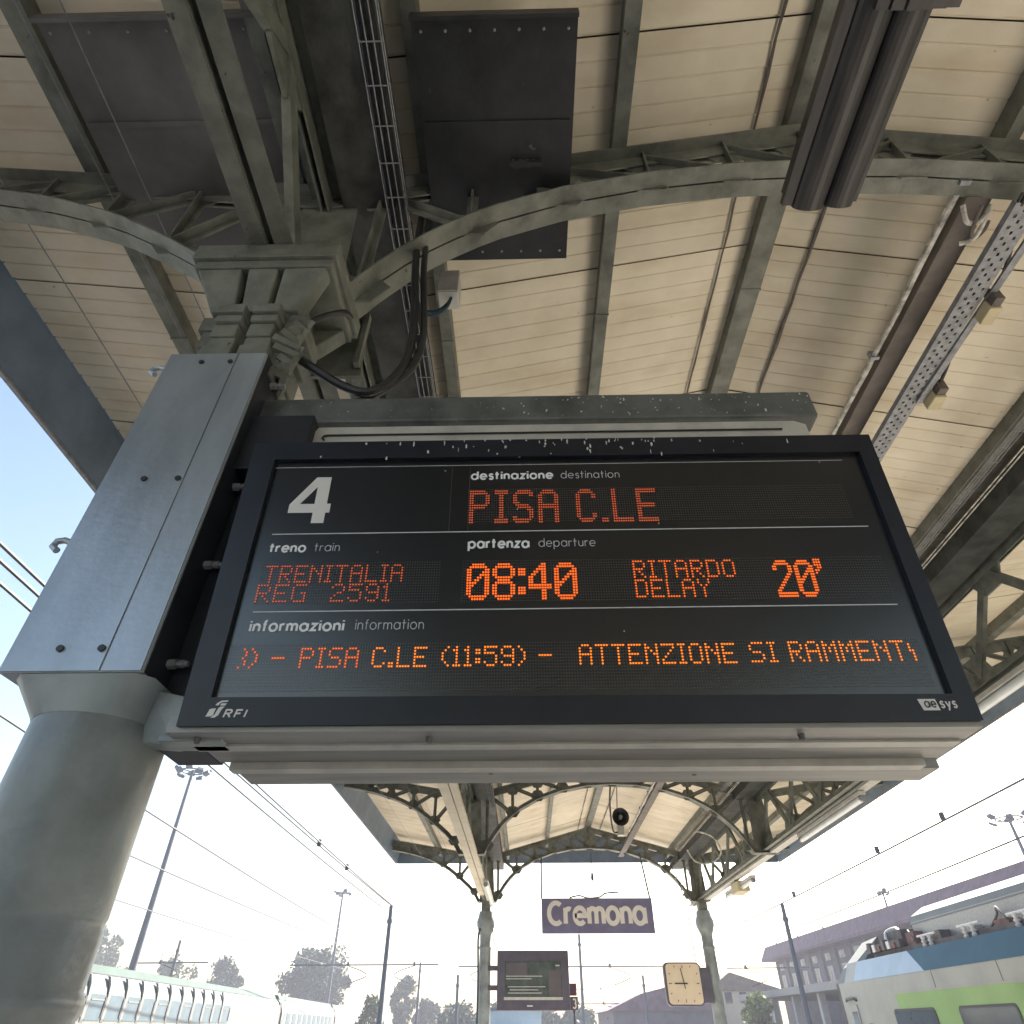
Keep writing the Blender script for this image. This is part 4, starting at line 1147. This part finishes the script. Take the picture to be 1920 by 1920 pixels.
cross_span('low far catenary beam beyond the monitor, right side', 4.9, 13.0, 95, 3.9, ((6, 1), (9, 1), (12.5, 1)))
cross_span('low far catenary beam beyond the monitor, upper', 5.5, 15.0, 130, 6.6, ((9, 1), (12, 1)))
cross_span('short catenary beam touching the far left column', -6.2, -2.9, 70, 6.0, ((-3.4, -1),))
def flood(label, x, y, h, n=8, R_=1.25, s=1.0):
    t = thing('floodlight_mast', label, 'mast', (x, y, -.6), 0, 'floodlight masts in the yard')
    b = MB(); b.tube([(x, y, -.6), (x, y, h)], [.34 * s, .13 * s], 12); b.build('pole', M['mast'], t, smooth=True)
    b = MB(); b.tube([(x + R_ * .75 * math.cos(2 * math.pi * k / 14), y + R_ * .75 * math.sin(2 * math.pi * k / 14), h - .1) for k in range(15)], .06, 6)
    for k in range(4):
        a = math.pi / 4 + k * math.pi / 2; b.tube([(x, y, h - .15), (x + R_ * math.cos(a) * .8, y + R_ * math.sin(a) * .8, h - .1)], .05, 5)
    b.build('ring', M['mast'], t)
    sm = MB(); sm.prism([(-.32, -.2, -.1), (.32, -.2, -.1), (.25, .2, .16), (-.25, .2, .16)], (0, .12, -.22))
    me = sm.mesh('floodlight', M['mast'])
    for k in range(n):
        a = 2 * math.pi * k / n
        o = link('floodlight', me, t, (R_ * math.cos(a), R_ * math.sin(a), h + .6 + (.15 if k % 2 else -.2)))
        o.rotation_euler = (0, 0, a - math.pi / 2); o.scale = (s, s, s)
flood('tall floodlight mast rising right behind the near column', -30.7, 60, 20.2, 9, 1.3)
flood('floodlight mast cut by the right edge of the photo', 45.2, 65, 17.0, 6, 1.5)
flood('distant small floodlight mast between near column and far canopy', -30.2, 120, 19.0, 6, 1.2)
flood('small twin lamp mast above the roof of the grey building', 43.4, 90, 14.6, 4, .5, .8)

# ------------------------------------------------------------------ trains
YAWR = -1.8
rt = thing('passenger_train', 'lime green and teal train standing at the right platform edge', 'train', (12.2, 29.5, -.35), R(YAWR))
# local frame: x to the right (into the train), y forward (away from us), near end at y=-40
def L(mb, name, m, parent=rt, **k): return mb.build(name, m, parent, local=True, **k)
Z0 = .35
nose = 2.4
b = MB()                                            # body side and ends, split by colour bands
def band(z0, z1, x0, x1, y0, y1, ynz0=None, ynz1=None):
    b.quad((x0, y0, z0), (x0, y1 if ynz0 is None else ynz0, z0), (x1, y1 if ynz1 is None else ynz1, z1), (x1, y0, z1))
b = MB(); b.prism([(0, -42, .7), (2.9, -42, .7), (2.9, -42, 3.42), (2.6, -42, 4.03), (.3, -42, 4.03), (.0, -42, 3.42)], (0, 43.2, 0))
b.prism([(0, 1.2, .7), (2.9, 1.2, .7), (2.9, 1.2, 3.42), (0, 1.2, 3.42)], (0, .9, 0))
L(b, 'body', M['tgrey'])
b = MB()
e0 = [(0, .2, 3.42), (.3, .2, 4.03), (1.0, -.6, 4.75), (1.9, -.6, 4.75), (2.6, .2, 4.03), (2.9, .2, 3.42)]
e1 = [(.01, 2.1, 3.42), (.35, 1.9, 3.9), (1.1, 1.2, 4.70), (1.8, 1.2, 4.70), (2.55, 1.9, 3.9), (2.89, 2.1, 3.42)]
for i in range(5): b.quad(e0[i], e0[i + 1], e1[i + 1], e1[i])
b.quad(*e1); b.quad(*e0[::-1])
L(b, 'cab_fairing', M['twhite'])
b = MB(); b.quad((-.006, -42, 3.43), (-.006, -5.6, 3.43), (.292, -4.2, 4.03), (.292, -42, 4.03)); L(b, 'roof_band', M['tteal'])['label'] = 'dark teal roof-edge band'
b = MB(); b.quad((-.006, -5.6, 3.43), (-.006, .2, 3.43), (.292, .2, 4.03), (.292, -4.2, 4.03)); L(b, 'roof_band', M['tsky'])['label'] = 'light blue roof-edge band'
b = MB(); b.quad((-.008, -42, .9), (-.008, -3.5, .9), (-.008, -3.0, 2.95), (-.008, -42, 2.95)); L(b, 'side_band', M['tgreen'])
b = MB(); b.box(-.012, -.002, 1.9, 2.1, .9, 3.42); L(b, 'corner_strip', M['tdark'])
def rw(y0, y1, z0, z1, frame=True):
    P = rrect(y0, y1, z0, z1, .14, 0, 4); P = [(-.012, a, c) for a, _, c in P]
    q = MB(); q.prism(P, (-.012, 0, 0)); f = L(q, 'window', M['ink'])
    g = MB(); P = rrect(y0 + .06, y1 - .06, z0 + .06, z1 - .06, .10, 0, 4); g.prism([(-.026, a, c) for a, _, c in P], (-.004, 0, 0)); g.build('pane', M['glass'], f, local=True)
for k in range(8):
    y1 = -2.6 - k * 4.3
    rw(y1 - 2.9, y1, 1.6, 2.56)
q = MB(); q.box(-.03, -.01, .5, 1.2, 1.2, 2.75); d = L(q, 'cab_door', M['tgrey'])
q = MB(); q.box(-.036, -.031, .6, 1.1, 1.75, 2.55); q.build('pane', M['glass'], d, local=True)
q = MB(); q.tube([(-.05, .35, 2.86), (-.08, .45, 2.92), (-.08, 1.25, 2.92), (-.05, 1.35, 2.86)], .04, 6); L(q, 'handrail', M['tdark'])
q = MB(); q.box(-.04, -.015, -.5, -.3, 2.05, 2.2); L(q, 'marker_lamp', M['tdark'])
# roof gear
q = MB(); q.prism([(1.0, -42, 4.80), (2.2, -42, 4.80), (2.2, -42, 5.0), (1.6, -42, 5.32), (1.12, -42, 5.05)], (0, 38.5, 0)); L(q, 'roof_fairing', M['twhite'])
q = MB(); q.box(.6, 2.3, -42, -.8, 4.03, 4.2); L(q, 'roof_deck', M['tdark'])
q = MB(); q.box(1.02, 1.10, -40, -3.6, 4.2, 4.86); L(q, 'roof_screen', M['alu'])
rr = random.Random(4)
for k in range(10):
    q = MB(); y = -5.5 - k * 2.6
    for dy in (0, .45):
        q.lathe([(.05, 4.05), (.09, 4.11), (.05, 4.15), (.09, 4.21), (.05, 4.25), (.08, 4.31), (.04, 4.37)], .55, y + dy, 8)
    q.tube([(.55, y - .4, 4.37), (.55, y + .8, 4.37)], .03, 5)
    L(q, 'insulator', M['ceramic'])['kind'] = 'stuff'
for k in range(9):
    q = MB(); x0 = rr.uniform(.5, 1.2); y0 = -3.4 + rr.uniform(0, 2.6); z0 = 4.15 + rr.uniform(0, .25)
    q.tube(smooth_pts([(x0, y0, z0), (x0 + .2, y0 + .3, z0 + .35), (x0 + .5, y0 + .1, z0 + .45), (x0 + .4, y0 - .5, z0 + .2)]), rr.uniform(.03, .06), 6); L(q, 'roof_cable', M['ceramic'] if k % 2 else M['duct'])
q = MB(); q.box(.45, 2.2, -3.5, -.7, 4.2, 4.42); L(q, 'roof_box', M['tdark'])
q = MB(); q.box(.7, 1.9, -3.3, -1.4, 4.42, 4.72); L(q, 'roof_box', M['tdark'])
for k in range(16):
    y = -4.5 - k * 1.7 + rr.uniform(-.3, .3); q = MB(); l = rr.uniform(.3, .8); q.box(.66, .98, y, y + l, 4.2, 4.2 + rr.uniform(.12, .4)); L(q, 'equipment_box', M[('rust', 'tdark', 'alu', 'rust')[k % 4]])
    if k % 3 == 0:
        q = MB(); q.tube(smooth_pts([(.62, y, 4.3), (.75, y + .5, 4.62), (.95, y + .9, 4.5), (.9, y + 1.3, 4.25)]), .035, 6); L(q, 'roof_cable', M['duct'])
for k in range(6):
    q = MB(); y0 = -3.2 + k * .42; q.box(.40, .56, y0, y0 + .22, 4.2, 4.34 + .08 * (k % 3)); L(q, 'equipment_box', M[('rust', 'ceramic', 'tdark')[k % 3]])
for k in range(9):
    y = -6 - k * 3.6; q = MB(); q.box(-.004, .0, y, y + .03, .8, 3.42); L(q, 'panel_seam', M['tdark'])
q = MB(); q.box(-.016, -.009, -42, -3.2, 2.95, 3.0); L(q, 'trim_line', M['tgrey'])
q = MB(); q.box(.3, 2.6, -41, 0, .0, .7); L(q, 'underframe', M['tdark'])

# white train at left
YAWL = 4.3
lt = thing('passenger_train', 'white ribbed train with mint roof standing left of the platform', 'train', (-17.0, 29.1, -.35), R(YAWL))
def Ll(mb, name, m, **k): return mb.build(name, m, lt, local=True, **k)
for c, (y0, y1) in enumerate(((-14, 34.4), (35.2, 61), (61.8, 88), (88.8, 115), (116, 140))):
    q = MB()
    X = [(0, .7), (0, 3.05), (-.12, 3.45), (-.40, 3.72), (-.75, 3.9)]
    prof = [(0, y0, .7), (0, y0, 3.0), (-.06, y0, 3.30), (-.22, y0, 3.60), (-.5, y0, 3.84), (-2.3, y0, 3.84), (-2.9, y0, 3.0), (-2.9, y0, .7)]
    q.prism(prof, (0, y1 - y0, 0)); Ll(q, 'carriage', M['twhite'])
    q = MB(); q.prism([(-.44, y0 + .2, 3.83), (-.62, y0 + .2, 4.12), (-1.4, y0 + .2, 4.2), (-2.3, y0 + .2, 3.86)], (0, y1 - y0 - .4, 0)); Ll(q, 'roof_cover', M['tmint'])
    q = MB(); q.box(-.43, -.42, y0 + .2, y1 - .2, 3.80, 3.83); Ll(q, 'roof_seam', M['mast'])
    q = MB(); q.box(-2.8, -.1, y1, y1 + .8, .9, 3.6); Ll(q, 'gangway', M['tdark'])
rib = MB(); P_ = [(.012, .0, 2.1), (.035, .0, 2.2), (.035, .0, 2.95), (.0, .0, 3.32), (-.10, .0, 3.58), (-.24, .0, 3.62), (-.08, .0, 3.31), (.0, .0, 3.0), (.0, .0, 2.1)]
rib.prism(P_, (0, .28, 0)); ribm = rib.mesh('rib', M['twhite'])
pn_ = MB(); pn_.box(.002, .015, .02, 1.32, 2.15, 2.98); pnm = pn_.mesh('side_panel', M['tpane'])
sh = MB(); sh.box(.016, .03, .1, 1.25, 2.78, 2.83); shm = sh.mesh('rail', M['twhite'])
dk = MB(); dk.box(.016, .05, 1.24, 1.32, 2.25, 2.9); dkm = dk.mesh('side_shade', M['stucco'])  # dark strip at each panel end, the rib's shaded side put into colour
for k in range(16):
    y = -7.2 + k * 1.75
    link('rib', ribm, lt, (0, y, .15)); link('side_panel', pnm, lt, (0, y + .32, .15)); link('shade_edge', dkm, lt, (0, y + .36, .15))
    if k % 2: link('hand_rail', shm, lt, (0, y + .32, .15))
q = MB()
for c in range(10): q.box(.002, .02, 37 + c * 2.3, 38.4 + c * 2.3, 2.3, 3.0)
Ll(q, 'window', M['tpane'])
q = MB(); q.box(-2.6, -.3, -14, 140, 0, .7); Ll(q, 'underframe', M['tdark'])

# ------------------------------------------------------------------ buildings
t = thing('station_building', 'long grey two-storey station building with violet roof behind the green train', 'building', (36, 80, -.6))
b = MB(); b.box(36, 50, 28, 113, -.6, 9.0); b.build('wall', M['stucco'], t)
b = MB(); b.prism([(34.3, 27, 9.1), (34.3, 27, 9.35), (35.2, 27, 10.9), (52, 27, 11.1), (52, 27, 9.1)], (0, 87.2, 0)); b.build('roof', M['roofpink'], t)
wm = MB(); wm.box(35.93, 36.02, 0, 1.5, 0, 1.7); wmm = wm.mesh('window', M['wframe'])
pm = MB(); pm.box(35.90, 35.928, .62, 1.38, .12, 1.58); pmm = pm.mesh('pane', M['glass'])
pm = MB(); pm.box(35.90, 35.928, .62, 1.38, .1, .62); pms = pm.mesh('pane', M['glass'])
wm = MB(); wm.box(35.93, 36.02, 0, 1.5, 0, .7); wms = wm.mesh('window', M['wframe'])
for k in range(18):
    y = 110 - k * 4.4
    o = link('window', wmm, t, (-36, y - 80, 6.3)); link('pane', pmm, o)
    o = link('window', wms, t, (-36, y - 80, 8.55)); link('pane', pms, o)
for k in range(19):
    b = MB(); b.box(35.7, 36, 112 - k * 4.4, 112.4 - k * 4.4, 5.2, 9.05); b.build('pilaster', M['stucco'], t)
b = MB(); b.box(35.6, 36, 28, 113, 5.6, 5.85); b.build('string_course', M['stucco'], t)
for k in range(3):
    b = MB(); b.tube([(35.2, 108 - k * 9, 10.4), (35.0, 108 - k * 9, 11.0)], .1, 6); b.build('vent', M['mast'], t)
t = thing('low_canopy', 'low grey platform shelter with white columns before the station building', 'shelter', (28, 65, -.6))
b = MB(); b.box(22, 35, 35, 84, 3.85, 4.35); b.build('roof', M['kerb'], t)
b = MB(); b.box(33, 35, 35, 84, -.6, 3.85); b.build('wall', M['stucco'], t)
for k in range(8):
    b = MB(); y = 82 - k * 6.2; b.box(23, 23.5, y, y + .5, -.6, 3.84); b.build('column', M['wframe'], t)
for k in range(8):
    b = MB(); y = 80 - k * 5; b.box(32.9, 32.99, y, y + 2.6, .2, 2.9); o = b.build('door', M['mast'], t)
t = thing('shed', 'low shed with violet pitched roof behind the clock', 'shed', (14, 95, -.6))
b = MB(); b.box(9.5, 20.6, 90, 110, -.6, 3.2); b.build('wall', M['stucco'], t)
b = MB(); b.prism([(8.8, 89.5, 3.15), (21.2, 89.5, 3.15), (21.2, 89.5, 5.2), (17.2, 89.5, 5.6), (12.8, 89.5, 4.7)], (0, 21, 0)); b.build('roof', M['roofpink'], t)
t = thing('house', 'small ochre house with tan pitched roof right of the far right column', 'house', (25, 96, -.6))
b = MB(); b.box(21.8, 29, 93, 104, -.6, 5.2); b.build('wall', M['clockface'], t)
b = MB(); b.prism([(21.0, 92.6, 5.1), (30.5, 92.6, 4.9), (23.8, 92.6, 6.8)], (0, 12, 0)); b.build('roof', M['tan'], t)
for x in (22.9, 24.6):
    b = MB(); b.box(x, x + .8, 92.92, 92.99, 3.9, 4.9); b.build('window', M['glass'], t)
t = thing('container', 'pale blue container low behind the monitor', 'container', (-1, 60, -.6))
b = MB(); b.box(-3.4, 1.0, 60, 66, -.6, 2.7); b.build('wall', M['tsky'], t)
b = MB(); b.box(-3.5, 1.1, 59.9, 66.1, 2.7, 2.9); b.build('roof', M['mast'], t)

# ------------------------------------------------------------------ trees
def tree(label, x, y, w_, h, m, base=-.6, seed=1, dens=1.0, name='tree'):
    if y == 80:                                        # the row stands well beyond the curve of the left tracks
        k = 1.75; x, y, w_, h = x * k, y * k, w_ * k, (h - 2.35) * k + 2.35
    rr = random.Random(seed); t = thing(name, label, 'tree', (x, y, base), 0, 'trees beyond the tracks')
    b = MB(); b.tube([(x, y, base), (x + .1, y, base + h * .35), (x, y, base + h * .7)], [.3, .22, .08], 7)
    for k in range(5):
        a = rr.uniform(0, 6.28); b.tube([(x, y, base + h * .3), (x + math.cos(a) * w_ * .25, y + math.sin(a) * w_ * .25, base + h * .65)], [.12, .04], 5)
    b.build('trunk', M['bark'], t)
    c = MB(); cl = []
    for k in range(int(34 * dens)):
        a = rr.uniform(0, 6.28); v = rr.random(); q = math.sqrt(max(.05, 1 - (2 * v - 1) ** 2)) * rr.uniform(.3, 1)
        cl.append((x + math.cos(a) * w_ * .40 * q, y + math.sin(a) * w_ * .40 * q, base + h * (.30 + .60 * v), w_ * rr.uniform(.07, .17)))
    for cx, cy, cz, cr in cl:
        for k in range(int(120 * dens)):
            d = Vector((rr.gauss(0, 1), rr.gauss(0, 1), rr.gauss(0, 1))).normalized() * cr * rr.uniform(.5, 1.15)
            p = Vector((cx, cy, cz)) + d; s = rr.uniform(.10, .26) * (1.5 if y > 100 else 1)
            u = Vector((rr.gauss(0, 1), rr.gauss(0, 1), rr.gauss(0, 1))).normalized(); v_ = u.orthogonal().normalized()
            c.quad(p + u * s, p + v_ * s * .7, p - u * s, p - v_ * s * .7)
    o = c.build('crown', m, t)
    return t
tree('feathery tree rising beside the near column above the train', -45.2, 80, 7.5, 11.2, M['leaf2'], seed=11, dens=1.3)
tree('low bush left of the floodlight mast foot', -40.5, 80, 5, 7.2, M['leaf'], seed=12)
tree('low ragged tree right of the floodlight mast foot', -36.5, 80, 6, 8.2, M['leaf2'], seed=13)
tree('round small tree behind the middle of the white train', -31.0, 80, 6.5, 8.0, M['leaf'], seed=14)
tree('big round-headed tree left of the dark mast, tallest of the row', -21.6, 80, 8.0, 9.2, M['leaf'], seed=15, dens=1.6)
tree('upright tree just right of the dark mast', -12.4, 80, 3.4, 6.6, M['leaf2'], seed=16)
tree('small tree tucked right of the upright tree', -10.0, 80, 3.2, 4.6, M['leaf'], seed=17)
tree('bare-looking thin bush between the round tree and dark mast', -17.2, 90, 5, 5.4, M['leaf2'], seed=18, dens=.6)
for k, (x, y, w_, h) in enumerate(((-9, 110, 7, 4.8), (-3.5, 115, 7, 5.0), (1.5, 120, 7, 4.6), (7, 118, 7, 4.4))):
    tree(['far low tree farthest left of the hazy row', 'second far low tree of the hazy row', 'third far low tree, behind the monitor', 'fourth far low tree, right of the monitor'][k], x, y, w_, h, M['leaf'], seed=30 + k)
tree('yellow-green bush at the foot of the far right column', 20.5, 72, 3.2, 5.0, M['leaf3'], seed=40, dens=1.2, name='bush')

# ------------------------------------------------------------------ thin morning haze
hm = bpy.data.materials.new('haze_air'); hm.use_nodes = True
hn = hm.node_tree; hn.nodes.remove(hn.nodes['Principled BSDF'])
pv = hn.nodes.new('ShaderNodeVolumePrincipled'); pv.inputs['Color'].default_value = (0.84, 0.87, 1.0, 1); pv.inputs['Density'].default_value = 0.0016
pv.inputs['Anisotropy'].default_value = 0.0
hn.links.new(pv.outputs[0], hn.nodes['Material Output'].inputs['Volume'])
b = MB(); b.box(-80, 80, -60, 260, -1.7, 24)
tag(b.build('haze', hm), kind='stuff')
